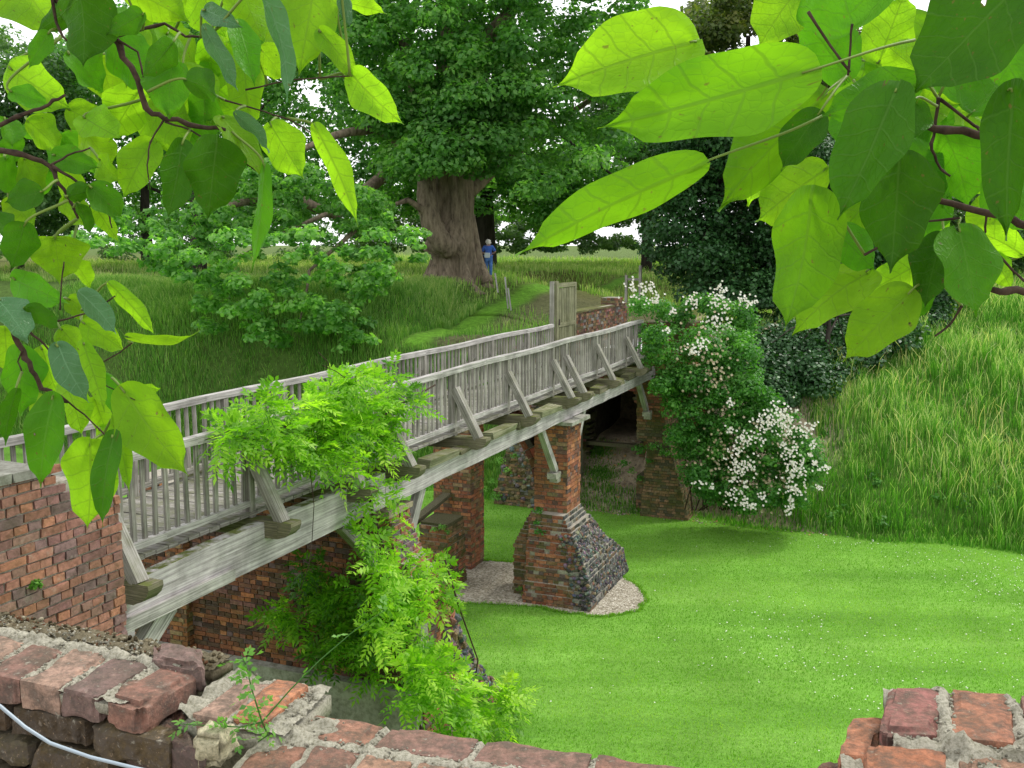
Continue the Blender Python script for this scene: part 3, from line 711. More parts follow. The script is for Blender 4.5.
def bed(mb, poly, ztop, thick, amp=.006, step=.009, ridges=(), col=(1, 1, 1), fn=None):
    fn = fn or P
    """lumpy mortar sheet over a box in (a,b); ridges: (a0,b0,a1,b1,width,height)"""
    a0, a1, b0, b1 = poly; na, nb = max(2, int((a1-a0)/step)), max(2, int((b1-b0)/step)); ids = []
    for i in range(na+1):
        r = []
        for j in range(nb+1):
            a, b = a0+(a1-a0)*i/na, b0+(b1-b0)*j/nb
            z = ztop+amp*(noise.noise(Vector((a*25, b*25, 3)))+.6*noise.noise(Vector((a*70, b*70, 9)))+.4*noise.noise(Vector((a*170, b*170, 5))))
            for (ra, rb, sa, sb, w, h) in ridges:
                L2 = (sa-ra)**2+(sb-rb)**2; t = max(0, min(1, ((a-ra)*(sa-ra)+(b-rb)*(sb-rb))/L2)); d = math.hypot(a-ra-t*(sa-ra), b-rb-t*(sb-rb))
                wv = w*(1+.5*noise.noise(Vector((a*30, b*30, 1))))
                if d < wv: z += h*(1-(d/wv)**2)*(.8+.6*noise.noise(Vector((a*45, b*45, 7))))
            z += .35*amp*abs(noise.noise(Vector((a*260, b*260, 2)))); r.append(len(mb.v)); mb.v.append(fn(a, b, z))
        ids.append(r)
    for i in range(na):
        for j in range(nb): mb.face([ids[i][j], ids[i+1][j], ids[i+1][j+1], ids[i][j+1]], [(0, 0)]*4, col)
    c = fn((a0+a1)/2, (b0+b1)/2, ztop-thick/2-.006); o_ = fn(0, 0, 0); mb.box(c, (fn(1, 0, 0)-o_)*((a1-a0)/2-.002), (fn(0, 1, 0)-o_)*((b1-b0)/2-.002), ZV*(thick/2-.004), col)
    for (ra, rb, sa, sb, w, h) in ridges:
        for i in range(int(math.hypot(sa-ra, sb-rb)*420*max(1, w/.012))):
            t = random.random(); a, b = ra+(sa-ra)*t+random.gauss(0, w*.45), rb+(sb-rb)*t+random.gauss(0, w*.45)
            if a0 < a < a1 and b0 < b < b1: blob(mb, fn(a, b, ztop+h*.45+random.uniform(-.003, .004)), random.uniform(.0015, .0045), tuple([random.uniform(.5, 1.25)]*3))
UA, UB = P(1, 0, 0), P(0, 1, 0)
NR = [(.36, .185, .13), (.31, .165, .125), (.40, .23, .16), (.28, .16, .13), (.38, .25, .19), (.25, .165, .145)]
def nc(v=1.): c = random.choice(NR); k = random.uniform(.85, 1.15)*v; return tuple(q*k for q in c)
par = thing('parapet_wall', P(-.5, 1.65, 0), 'low ruined parapet of worn red bricks and crumbling lime mortar in the foreground', 'wall')
B = MB(); MO = MB()
def mid4(F1, F2, B1, B2, z):
    f1, f2, b1, b2 = [zpt(q[0], q[1], z) for q in (F1, F2, B1, B2)]
    return (f1+f2+b1+b2)/4, ((f2-f1)+(b2-b1))/4, ((b1-f1)+(b2-f2))/4
def brick_q(F1, F2, B1, B2, z, col, th=.065, amp=.0022, chip=.008, rnd=.0025, nx=12, ny=18):
    c, X, Y = mid4(F1, F2, B1, B2, z); rough_box(B, c-ZV*(th/2), X*.985, Y*.985, ZV*(th/2), col, nx, ny, 6, amp, chip, rnd)
# lower run: back row of stretchers, front row of headers
a_ = -.80; lens = [.21, .235, .235, .23, .23]; B_a = [(-.985, -.80)]
for L in lens: B_a.append((a_, a_+L)); a_ += L
for (a0, a1) in B_a:
    rough_box(B, P((a0+a1)/2, 1.79, 6.466), UA*((a1-a0)/2-.006), UB*.05, ZV*.033, nc(.85), 22, 9, 6, .002, .007, .0025)
a_ = -1.02
while a_ < .25:
    rough_box(B, P(a_+.054, 1.617, 6.464+random.uniform(-.002, .002)), UA*.049, UB*.104, ZV*.034, nc(.85), 10, 20, 6, .002, .007, .0025); a_ += .112
bed(MO, (-1.03, .40, 1.525, 1.828), 6.490, .03, .005, .007, [(-1.05, 1.731, .4, 1.731, .024, .014), (-.80, 1.73, -.80, 1.83, .009, .010), (-.59, 1.73, -.59, 1.83, .009, .008), (-.35, 1.73, -.35, 1.83, .009, .008), (-.12, 1.73, -.12, 1.83, .009, .008), (-1.0, 1.7, -.93, 1.8, .05, .022)])
# middle step
SZ = 6.54
brick_q((193, 712), (222, 721), (236, 677), (276, 681), SZ, nc(.95), rnd=.004, chip=.012)
brick_q((226, 714), (262, 722), (278, 679), (309, 683), SZ, (.46, .20, .11), rnd=.004, chip=.012)
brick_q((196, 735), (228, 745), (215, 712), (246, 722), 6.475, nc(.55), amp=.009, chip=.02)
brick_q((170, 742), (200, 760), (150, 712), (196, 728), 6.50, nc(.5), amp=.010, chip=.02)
c_, _, _ = mid4((193, 712), (262, 722), (236, 677), (309, 683), SZ); sa, sb = ab_of(c_)
bed(MO, (sa-.11, sa+.135, sb-.10, sb+.115), SZ-.018, .05, .010, .006, [(sa, sb-.1, sa, sb+.1, .008, .016), (sa+.11, sb-.05, sa+.12, sb+.10, .03, .012), (sa-.10, sb-.08, sa-.09, sb+.12, .045, .030)])
MO.box(P(sa, sb, SZ-.10), UA*.12, UB*.09, ZV*.05, (.7, .7, .6), 0)
# upper step: row of headers
LZ = 6.572
for q in (((101, 697), (138, 707), (165, 660), (203, 672)), ((61, 687), (96, 696), (122, 652), (161, 659)), ((21, 680), (56, 688), (76, 647), (117, 652)), ((-16, 673), (17, 680), (32, 641), (71, 646)), ((-52, 666), (-20, 672), (-8, 635), (28, 640)), ((-92, 658), (-57, 665), (-48, 630), (-13, 634))):
    brick_q(*q, LZ+random.uniform(-.002, .002), nc(.85), chip=.009 if q[0][0] < 100 else .018)
brick_q((150, 657), (203, 668), (153, 640), (203, 646), 6.590, nc(.8), .07, .008, .018, .006)
o1, o2 = zpt(-52, 666, 0), zpt(120, 702.5, 0); o1, o2 = zpt(-52, 666, LZ), zpt(120, 703, LZ); lu = (o2-o1).normalized(); lv = ZV.cross(lu).normalized(); lo = Vector((o2.x, o2.y, 0))
def PL(a, b, z): return Vector((lo.x+lu.x*a+lv.x*b, lo.y+lu.y*a+lv.y*b, z))
def inv(v): d_ = v-lo; return d_.x*lu.x+d_.y*lu.y, d_.x*lv.x+d_.y*lv.y
jo = []
for (f, b) in (((99, 697), (163, 660)), ((59, 687), (120, 652)), ((19, 680), (74, 647)), ((-18, 673), (30, 641)), ((-54, 666), (-10, 635))):
    u1, v1 = inv(zpt(*f, LZ)); u2, v2 = inv(zpt(*b, LZ)); jo.append((u1, v1+.012, u2, v2, .008, .011))
_, bv = inv(zpt(76, 647, LZ)); jo.append((-.9, bv+.018, .10, bv-.005, .022, .020))
bed(MO, (-.95, .0, .014, .245), LZ-.010, .03, .006, .006, jo, fn=PL)
bed(MO, (-.95, .06, bv+.03, bv+.105), LZ-.006, .03, .010, .005, [(-.9, bv+.06, 0, bv+.05, .03, .008)], (.42, .38, .31), fn=PL)
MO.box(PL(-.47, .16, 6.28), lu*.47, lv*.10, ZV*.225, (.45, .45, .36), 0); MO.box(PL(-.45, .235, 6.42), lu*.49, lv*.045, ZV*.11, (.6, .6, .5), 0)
for i in range(420):
    a = random.uniform(-.9, .05); b = bv+.03+random.random()*.07; blob(MO, PL(a, b, LZ-.004+random.random()*.005), random.uniform(.002, .006)*random.uniform(.8, 1.5), random.choice([(.18, .15, .10), (.3, .25, .18), (.5, .45, .36), (.12, .10, .07), (.9, .85, .75), (.35, .18, .12)]))
zc = LZ-.100; k = 0  # front courses: brick colour darkened to stand for shade, with a mossy green tint
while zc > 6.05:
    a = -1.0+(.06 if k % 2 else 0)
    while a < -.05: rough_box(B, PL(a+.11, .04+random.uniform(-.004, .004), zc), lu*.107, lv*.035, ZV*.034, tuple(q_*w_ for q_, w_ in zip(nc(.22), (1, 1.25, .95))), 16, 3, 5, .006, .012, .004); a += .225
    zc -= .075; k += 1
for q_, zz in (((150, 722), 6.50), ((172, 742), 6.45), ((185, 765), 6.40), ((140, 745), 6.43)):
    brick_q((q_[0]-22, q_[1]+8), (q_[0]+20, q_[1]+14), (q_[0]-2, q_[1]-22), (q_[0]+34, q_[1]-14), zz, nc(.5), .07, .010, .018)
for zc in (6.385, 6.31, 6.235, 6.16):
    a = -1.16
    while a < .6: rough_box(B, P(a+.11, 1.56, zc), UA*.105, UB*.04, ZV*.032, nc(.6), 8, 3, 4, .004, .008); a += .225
# right hand block
RZ = 6.665
brick_q((879, 731), (936, 735), (888, 682), (943, 686), RZ, (.27, .12, .105), rnd=.003, chip=.012)
brick_q((952, 738), (1016, 742), (950, 686), (1011, 691), RZ, (.33, .15, .095), rnd=.003)
brick_q((1025, 744), (1100, 748), (1020, 693), (1085, 696), RZ, nc(.9))
brick_q((862, 775), (948, 784), (866, 741), (944, 748), RZ-.008, (.34, .14, .08), amp=.004, chip=.016)
brick_q((958, 786), (1050, 792), (956, 751), (1045, 756), RZ-.008, nc(.8), amp=.004, chip=.012)
brick_q((838, 760), (872, 762), (850, 715), (884, 717), 6.60, (.38, .17, .10), amp=.004, chip=.016)
brick_q((800, 790), (840, 790), (822, 757), (850, 757), 6.53, nc(.6), amp=.01, chip=.02)
ra, rb = ab_of(zpt(879, 731, RZ)); rt = ab_of(zpt(943, 686, RZ)); ru, rv = ab_of(zpt(944, 712, RZ)); r2 = ab_of(zpt(1016, 715, RZ))
bed(MO, (ra+.022, .95, rb-.16, rt[1]-.010), RZ-.014, .03, .008, .006, [(ru, rb-.02, ru+.005, rt[1]-.01, .018, .022), (ra, rb-.012, .9, rb-.018, .022, .018), (r2[0]+.008, rb, r2[0], rt[1], .016, .02), (ru+.02, rb-.02, ru+.06, rb-.10, .02, .012)])
bed(MO, (ra-.06, ra+.006, rb-.14, rb+.03), 6.597, .05, .008, .006)
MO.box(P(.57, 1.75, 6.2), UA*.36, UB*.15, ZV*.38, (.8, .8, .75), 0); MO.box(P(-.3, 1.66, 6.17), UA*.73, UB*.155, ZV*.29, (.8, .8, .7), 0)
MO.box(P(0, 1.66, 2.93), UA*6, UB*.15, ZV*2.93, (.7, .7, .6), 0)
B.build('brickwork', M['brick_near'], par, smooth=False); MO.build('lime_mortar', M['mortar_near'], par, smooth=True)
# loose lump of mortar, cable
st = MB(); c0 = zpt(216, 738, 6.53); rough_box(st, c0-ZV*.012, UA*.033, UB*.035, ZV*.034, (1.35, 1.3, 1.1), 10, 10, 8, .016, .02, .012, 24)
o = st.build('mortar_stone', M['mortar_near'], None, base=c0-ZV*.046, smooth=True); tag(o, 'pale broken lump of stone lying on the parapet below the weed', 'stone')
cb = MB(); cb.tube([dpt(x, y, 1.47) for x, y in ((-60, 670), (-20, 694), (0, 706), (25, 727), (50, 743), (90, 757), (135, 768), (200, 782))], .0028, 8)
o = cb.build('cable', M['cable'], None, base=dpt(20, 722, 1.47), smooth=True); tag(o, 'thin grey blue cable sagging across the shaded face of the parapet', 'cable')
# ---------------------------------------------------------------- foliage generators
def leaf_cloud(centres, radii, counts, size, flat=.6, up=.6, shell=.55, asp=1.6, rndbias=None):
    """rhombic folded leaves filling dome-shaped clumps -> V, F, rnd"""
    tot = int(sum(counts)); C = np.repeat(np.array(centres), counts, axis=0); Rr = np.repeat(np.array(radii), counts)
    d = RS.normal(size=(tot, 3)); d /= np.linalg.norm(d, axis=1)[:, None]
    rad = (shell+(1-shell)*RS.rand(tot)**.7)*np.where(RS.rand(tot) < .85, 1, RS.rand(tot))
    off = d*rad[:, None]*Rr[:, None]; off[:, 2] *= flat
    # droop towards the rim of the clump
    off[:, 2] -= .25*(off[:, 0]**2+off[:, 1]**2)/np.maximum(Rr, .1)
    c = C+off
    nrm = d*.7+np.array([0, 0, up])+RS.normal(size=(tot, 3))*.45; nrm /= np.linalg.norm(nrm, axis=1)[:, None]
    t = np.cross(nrm, RS.normal(size=(tot, 3))); t /= np.linalg.norm(t, axis=1)[:, None]; b = np.cross(nrm, t)
    sz = size*(.65+.7*RS.rand(tot))[:, None]
    L = t*sz*.5; Wd = b*sz*.5/asp*1.2
    V = np.stack([c-L, c+Wd-L*.1+nrm*sz*.10, c+L-nrm*sz*.08, c-Wd-L*.1+nrm*sz*.10], 1).reshape(-1, 3)
    Fc = np.arange(tot*4).reshape(-1, 4)
    r = RS.rand(tot)*.55+.45*np.repeat(RS.rand(len(centres)), counts)
    if rndbias is not None: r = np.clip(r+rndbias, 0, 1)
    return V, Fc, np.repeat(r, 4)
def inpoly(x, y, poly):
    c = False; n = len(poly)
    for i in range(n):
        x1, y1 = poly[i]; x2, y2 = poly[(i+1) % n]
        if (y1 > y) != (y2 > y) and x < (x2-x1)*(y-y1)/(y2-y1+1e-12)+x1: c = not c
    return c
def poly_clumps(poly, n, D, spread, fn=None):
    xs = [q[0] for q in poly]; ys = [q[1] for q in poly]; out = []
    while len(out) < n:
        x, y = random.uniform(min(xs), max(xs)), random.uniform(min(ys), max(ys))
        if inpoly(x, y, poly): out.append(np.array(fn(x, y) if fn else dpt(x, y, D+random.uniform(-spread, spread))))
    return out
def crown(parent, name, mat, centres, rr, per, size, **kw):
    radii = [random.uniform(*rr) for _ in centres]; counts = [max(6, int(per*(r/rr[1])**2)) for r in radii]
    V, Fc, r = leaf_cloud(centres, radii, counts, size, **kw); return np_mesh(name, V, Fc, mat, parent, rnd=r)
def limb(mb, pts, r0, r1, k=8, wob=.0):
    pts = [Vector(q) for q in pts]; out = []; N = 5
    for a, b in zip(pts, pts[1:]):
        for i in range(N): out.append(a.lerp(b, i/N)+Vector((random.uniform(-wob, wob),)*3))
    out.append(pts[-1]); n = len(out); mb.tube(out, [r0+(r1-r0)*i/(n-1) for i in range(n)], k)
# ---- the great lime tree
gz = lambda x, y: float(terr(*[np.array([q]) for q in toSP(x, y)])[0])
def ground_at(px, D):
    v = dpt(px, 300, D); return Vector((v.x, v.y, gz(v.x, v.y)))
TD = 45.0; tb = ground_at(457, TD)
tb.z = dpt(457, 287, TD).z
lt = thing('lime_tree', tb, 'huge old tree with broad buttressed burry trunk and dense green crown beside the visitor', 'tree')
m = MB(); NR_, NK = 22, 48; ids = []
prof = [(0, 1.8), (.12, 1.55), (.35, 1.22), (.8, 1.0), (1.4, .90), (2.2, .93), (3., .92), (3.8, .88), (4.8, .84), (6.5, .82), (9, .75), (14, .6)]
for i in range(36):
    z = 14*(i/35)**1.6 if i else -1.0; r = lerp(z, [(a, (b,)) for a, b in prof])[0]; rg = []
    for j in range(NK):
        an = 2*PI*j/NK; fl = max(0, 1-z/2.6)
        fold = abs(math.sin(an*4.5+.4*math.sin(z)))**.8*(.16+.42*fl)-.12+.10*math.sin(an*9+z*.7)*(.5+fl)+.12*noise.noise(Vector((math.cos(an)*2, math.sin(an)*2, z*.5)))
        bur = .75*math.exp(-((z-(1.95 if z > 1.95 else 1.95))/(.8 if z > 1.95 else .22))**2)*max(0, math.cos(an-(-2.15)))**2
        rad = r*.95*(1+fold*1.35)+bur
        if z < 0: rad = min(rad, 1.35)
        rg.append(len(m.v)); m.v.append(tb+Vector((math.cos(an)*rad-.05*z*.3, math.sin(an)*rad*.85, z-.25)))
    ids.append(rg)
for i in range(35):
    for j in range(NK): m.face([ids[i][j], ids[i][(j+1) % NK], ids[i+1][(j+1) % NK], ids[i+1][j]], [(0, 0)]*4)
T = lambda px, py, dd=0: dpt(px, py, TD+dd)
limb(m, [T(450, 248, -.8), T(440, 240, -1.2), T(431, 222, -1.3), T(427, 200, -1.2), T(425, 165, -.8), T(420, 110, 0), T(405, 40, 0)], .52, .32, 12, .04)
limb(m, [T(432, 220, -1.2), T(420, 208, -1.6), T(408, 200, -2), T(396, 204, -2.2)], .20, .08, 8)
limb(m, [T(430, 150, 1), T(385, 175, 0), T(335, 215, -3), T(290, 196, -5), T(230, 205, -8)], .32, .14, 8, .05)
limb(m, [T(415, 150), T(375, 128, -1), T(335, 135, -3), T(300, 150, -4)], .28, .1, 8, .04)
limb(m, [T(466, 195), T(498, 165, 1), T(545, 130, 2), T(590, 100, 2)], .34, .12, 8, .05)
limb(m, [T(455, 120), T(470, 60), T(520, 0), T(560, -60)], .5, .15, 8, .05)
limb(m, [T(470, 215, .2), T(474, 240, .1), T(478, 262, -.1), T(487, 284, -.6)], .22, .30, 10)
m.build('trunk', M['bark'], lt, smooth=True)
main = [(330, -140), (640, -140), (650, 60), (640, 120), (600, 150), (565, 200), (520, 195), (480, 170), (455, 158), (425, 165), (395, 175), (380, 150), (330, 110), (310, 40)]
def lf(x, y):
    bulge = 5.5*max(0, 1-((x-490)/190)**2)**.5; return dpt(x, y, TD-random.uniform(-2.5, bulge))
cen = poly_clumps(main, 520, TD, 5, lf)+poly_clumps([(385, 40), (520, 40), (520, 158), (470, 166), (440, 158), (400, 170)], 70, TD-3.5, 1)
crown(lt, 'crown', M['lime_leaf'], cen, (.5, 1.15), 300, .22, shell=.55)
low = [(60, 238), (110, 215), (180, 180), (240, 160), (330, 165), (400, 205), (425, 215), (425, 255), (400, 272), (378, 290), (388, 330), (345, 350), (310, 330), (290, 345), (262, 345), (235, 335), (205, 335), (195, 285), (150, 262)]
cen = poly_clumps(low, 430, 36, 2, lambda x, y: dpt(x, y, 36+random.uniform(-2, 2)+(1 if y < 230 else -1.5)))
crown(lt, 'hanging_boughs', M['lime_leaf'], cen, (.2, .55), 120, .19, shell=.25, flat=.45, rndbias=.2)
m = MB(); limb(m, [T(388, 205, -2.2), dpt(350, 235, 38), dpt(310, 270, 36), dpt(300, 320, 35)], .12, .03, 6, .03); limb(m, [dpt(330, 212, 40), dpt(280, 235, 37), dpt(225, 265, 36)], .1, .03, 6, .03); m.build('bough', M['bark'], lt, smooth=True)
# ---- background trees
def tree(name, label, group, gx, D, poly, n, spread, rr, per, size, mat, tr=.35, bark='bark_dark', hgt=9, lean=0, fn=None, **kw):
    g = ground_at(gx, D); t = thing(name, g, label, 'tree', group)
    m = MB(); top = g+Vector((lean, 0, hgt)); limb(m, [g-ZV*.3, g+Vector((lean*.3, 0, hgt*.4)), top], tr, tr*.35, 9, .03)
    cen = poly_clumps(poly, n, D, spread, fn)
    for c in random.sample(cen, min(8, len(cen))):
        c = Vector(c); f = random.uniform(.45, .95); limb(m, [g+(top-g)*f, (g+(top-g)*f).lerp(c, .5)+ZV*.3, c], tr*.3, tr*.06, 5, .03)
    m.build('trunk', M[bark], t, smooth=True); crown(t, 'crown', M[mat], cen, rr, per, size, **kw); return t
G = 'trees beyond the meadow'
tree('broadleaf_tree', 'dark dense tree at the left edge behind the overhanging leaves', G, 20, 58, [(-120, 40), (0, 30), (40, 45), (75, 70), (90, 130), (80, 215), (60, 235), (-20, 245), (-130, 230)], 260, 5, (.8, 1.7), 260, .28, 'far_leaf', .4)
tree('broadleaf_tree', 'tree with a low lacy skirt of leaves against white sky, left of the great trunk', G, 150, 60, [(50, 60), (110, 10), (230, -30), (250, 60), (240, 150), (235, 215), (200, 232), (150, 238), (95, 205), (60, 150)], 240, 5, (.8, 1.6), 230, .28, 'lime_leaf', .4)
tree('broadleaf_tree', 'thin crowned dark tree with slanting limb between the lacy tree and great trunk', G, 200, 54, [(180, -60), (330, -80), (420, -60), (420, 40), (420, 190), (405, 228), (350, 235), (290, 232), (240, 235), (190, 225), (175, 150)], 400, 4, (.7, 1.4), 200, .25, 'lime_leaf', .45)
tree('broadleaf_tree', 'dark trunked tree rising directly behind the visitor', G, 484, 55, [(400, 130), (470, 150), (520, 150), (580, 130), (640, 120), (640, 190), (600, 205), (560, 225), (520, 215), (470, 205), (410, 200)], 170, 4, (.7, 1.4), 240, .26, 'lime_leaf', .75, hgt=12)
tree('broadleaf_tree', 'tall dark tree with slim dark trunk at the crest right of the meadow', G, 646, 66, [(590, 40), (700, 30), (720, 120), (700, 190), (655, 222), (615, 215), (585, 160)], 170, 4, (.8, 1.6), 240, .3, 'far_leaf', .4, hgt=12)
tree('broadleaf_tree', 'olive tinted tree whose rounded top meets the white sky above the holly', G, 740, 62, [(665, 60), (672, 20), (690, 10), (730, -15), (780, -20), (850, 20), (880, 80), (860, 200), (700, 200), (670, 130)], 300, 5, (.7, 1.4), 300, .28, 'olive_leaf', .4, hgt=14)
tree('broadleaf_tree', 'pale green thin topped tree behind the overhanging leaves at upper right', G, 930, 60, [(840, 40), (880, 45), (920, 30), (980, 35), (1060, 60), (1130, 120), (1130, 250), (860, 250)], 260, 5, (.8, 1.6), 240, .28, 'far_leaf', .4, hgt=12)
# hedge at the back of the meadow
hg = thing('hedge', ground_at(560, 72), 'pale green loose hedge along the crest of the meadow behind the visitor', 'hedge')
crown(hg, 'foliage', M['far_leaf'], poly_clumps([(350, 190), (500, 195), (560, 190), (640, 180), (660, 238), (640, 248), (480, 250), (350, 256)], 300, 74, 3), (.5, .9), 220, .24, rndbias=.3)
hl = thing('hedge', ground_at(40, 80), 'lacy pale hedge and scrub on the skyline at the left end of the meadow', 'hedge')
crown(hl, 'foliage', M['far_leaf'], poly_clumps([(-80, 160), (40, 175), (120, 185), (240, 180), (400, 190), (400, 254), (-80, 262)], 330, 78, 3), (.5, 1.0), 130, .24)
# holly and laurels
tree('holly_tree', 'dense glossy dark holly beside the far end of the bridge above the roses', None, 715, 36, [(668, 130), (690, 95), (730, 80), (790, 90), (840, 150), (850, 230), (820, 270), (790, 300), (720, 300), (685, 285), (655, 260), (658, 210), (645, 190)], 330, 2.2, (.4, .95), 420, .15, 'holly_leaf', .3, hgt=6, shell=.6)
tree('laurel_bush', 'dark glossy laurel thicket between the holly and the grass bank', None, 830, 31, [(735, 290), (800, 250), (870, 240), (945, 260), (950, 305), (915, 340), (880, 350), (850, 372), (815, 392), (790, 400), (760, 395), (740, 350)], 300, 1.0, (.3, .7), 330, .13, 'holly_leaf', .12, hgt=2.0, shell=.6, fn=lambda x, y: min((hit(x, y, random.uniform(.1, 1.3)), dpt(x, y, 34)), key=lambda q: q.y))
tree('laurel_bush', 'shadowed laurel on the bank at the right edge under the leaf spray', None, 960, 42, [(880, 200), (940, 180), (1040, 190), (1080, 240), (1060, 275), (980, 285), (900, 285)], 170, 2, (.5, 1.0), 260, .17, 'far_leaf', .15, hgt=3)
# ---------------------------------------------------------------- grass
def blades(name, label, cat, n, sfun, hmin, hmax, wid, mat, bias=None, lean=.35, kind='stuff', zfn=terr, hfn=None):
    s, p = sfun(n); n = len(s); z = zfn(s, p) if zfn else np.zeros(n)
    h = (hmin+(hmax-hmin)*RS.rand(n))
    if hfn is not None: h = h*hfn(s, p)
    an = RS.rand(n)*2*PI; bx, by = np.cos(an), np.sin(an); la = RS.rand(n)*2*PI; lx, ly = np.cos(la)*lean*h*RS.rand(n), np.sin(la)*lean*h*RS.rand(n)
    X = s*DX+p*NX; Y = s*DY+p*NY; w = wid*(.6+.8*RS.rand(n))
    base1 = np.stack([X-bx*w, Y-by*w, z-.03], 1); base2 = np.stack([X+bx*w, Y+by*w, z-.03], 1)
    m1 = np.stack([X-bx*w*.7+lx*.4, Y-by*w*.7+ly*.4, z+h*.6], 1); m2 = np.stack([X+bx*w*.7+lx*.4, Y+by*w*.7+ly*.4, z+h*.6], 1)
    t = np.stack([X+lx*1.3, Y+ly*1.3, z+h*.95], 1); t2 = t+np.stack([bx*w*.3, by*w*.3, -h*.02], 1)
    V = np.stack([base1, base2, m2, m1, t2, t], 1).reshape(-1, 3); i = np.arange(n)*6
    Fc = np.concatenate([np.stack([i, i+1, i+2, i+3], 1), np.stack([i+3, i+2, i+4, i+5], 1)])
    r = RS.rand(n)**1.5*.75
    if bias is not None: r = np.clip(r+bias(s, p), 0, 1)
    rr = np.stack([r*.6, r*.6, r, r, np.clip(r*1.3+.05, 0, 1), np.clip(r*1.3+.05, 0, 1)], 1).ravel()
    o = np_mesh(name, V, Fc, mat, rnd=rr); tag(o, label, cat, None, kind); return o
def uni(s0, s1, p0, p1, keep=None):
    def f(n):
        s = s0+(s1-s0)*RS.rand(n); p = p0+(p1-p0)*RS.rand(n)
        if keep is not None:
            k = keep(s, p); s, p = s[k], p[k]
        return s, p
    return f
nz = lambda s, p: .5+.25*np.sin(s*1.1+p*.7)+.15*np.sin(s*2.3-p*1.9)+.1*np.sin(p*4.1+s*.5)
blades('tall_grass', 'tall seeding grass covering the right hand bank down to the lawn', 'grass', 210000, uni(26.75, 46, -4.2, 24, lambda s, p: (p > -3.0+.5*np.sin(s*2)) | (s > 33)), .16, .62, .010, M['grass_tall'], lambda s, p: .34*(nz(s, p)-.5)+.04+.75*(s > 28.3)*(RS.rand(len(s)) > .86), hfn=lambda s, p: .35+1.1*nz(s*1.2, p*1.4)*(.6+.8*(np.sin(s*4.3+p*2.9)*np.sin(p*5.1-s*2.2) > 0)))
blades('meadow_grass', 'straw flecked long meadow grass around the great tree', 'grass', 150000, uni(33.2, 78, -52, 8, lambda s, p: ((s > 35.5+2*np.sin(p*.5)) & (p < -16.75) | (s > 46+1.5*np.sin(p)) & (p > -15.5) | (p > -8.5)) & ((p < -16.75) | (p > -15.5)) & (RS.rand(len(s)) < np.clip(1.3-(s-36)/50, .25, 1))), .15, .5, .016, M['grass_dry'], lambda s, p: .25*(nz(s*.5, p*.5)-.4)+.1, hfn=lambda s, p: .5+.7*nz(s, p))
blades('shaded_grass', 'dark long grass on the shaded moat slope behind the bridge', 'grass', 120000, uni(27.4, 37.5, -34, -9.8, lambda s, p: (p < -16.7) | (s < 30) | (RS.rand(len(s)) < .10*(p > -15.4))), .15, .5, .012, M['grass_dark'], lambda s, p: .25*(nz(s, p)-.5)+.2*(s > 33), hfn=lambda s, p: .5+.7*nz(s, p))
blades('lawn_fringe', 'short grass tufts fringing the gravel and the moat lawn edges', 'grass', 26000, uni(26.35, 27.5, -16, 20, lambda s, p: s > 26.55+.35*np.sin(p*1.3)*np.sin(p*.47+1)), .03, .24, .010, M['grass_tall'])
def offgravel(s, p):
    X, Y = s*DX+p*NX, s*DY+p*NY; c = np.zeros(len(s), bool); n = len(GR)
    for i in range(n):
        x1, y1 = GR[i][:2]; x2, y2 = GR[(i+1) % n][:2]
        c ^= ((y1 > Y) != (y2 > Y)) & (X < (x2-x1)*(Y-y1)/(y2-y1+1e-12)+x1)
    return ~c
o = blades('lawn_grass', 'short mown blades of the moat lawn', 'grass', 330000, uni(10.5, 26.9, -15, 15.5, offgravel), .018, .050, .0065, M['lawn_blade'], lambda s, p: .9*(nz(s*.9, p*.30)-.5)+.30*(np.sin(s*3.1+p*1.7)*np.sin(p*2.7-s*1.3) > .55)-.05, zfn=None)
def gr_edge(n):
    k = RS.randint(0, len(GR), n); f = RS.rand(n); out = np.array([list((GR[a]*(1-t)+GR[(a+1) % len(GR)]*t)[:2]) for a, t in zip(k, f)]); out += RS.normal(size=(n, 2))*.035
    return out[:, 0]*DX+out[:, 1]*DY, out[:, 0]*NX+out[:, 1]*NY
blades('gravel_edge_grass', 'short grass creeping over the rim of the gravel bed', 'grass', 5000, gr_edge, .02, .07, .008, M['lawn_blade'], zfn=None)
WC = [np.array(hit(random.uniform(815, 1060), random.uniform(330, 525), random.uniform(-.05, .25))) for i in range(70)]
V_, F_, r_ = leaf_cloud(WC, [random.uniform(.10, .38) for _ in WC], [random.randint(30, 120) for _ in WC], .075, shell=.2, flat=.7)
o = np_mesh('bank_weeds', V_, F_, M['rose_leaf'], rnd=r_); tag(o, 'broad leaved nettles and docks mixed through the long grass of the right bank', 'weeds', None, 'stuff')
blades('seed_heads', 'pale feathery seed heads standing above the right bank grass', 'grass', 5200, uni(28.2, 46, -2.8, 24, lambda s, p: nz(s*.6, p*.6) > .45), .55, .95, .011, M['straw'], lambda s, p: .3+0*s, lean=.55)
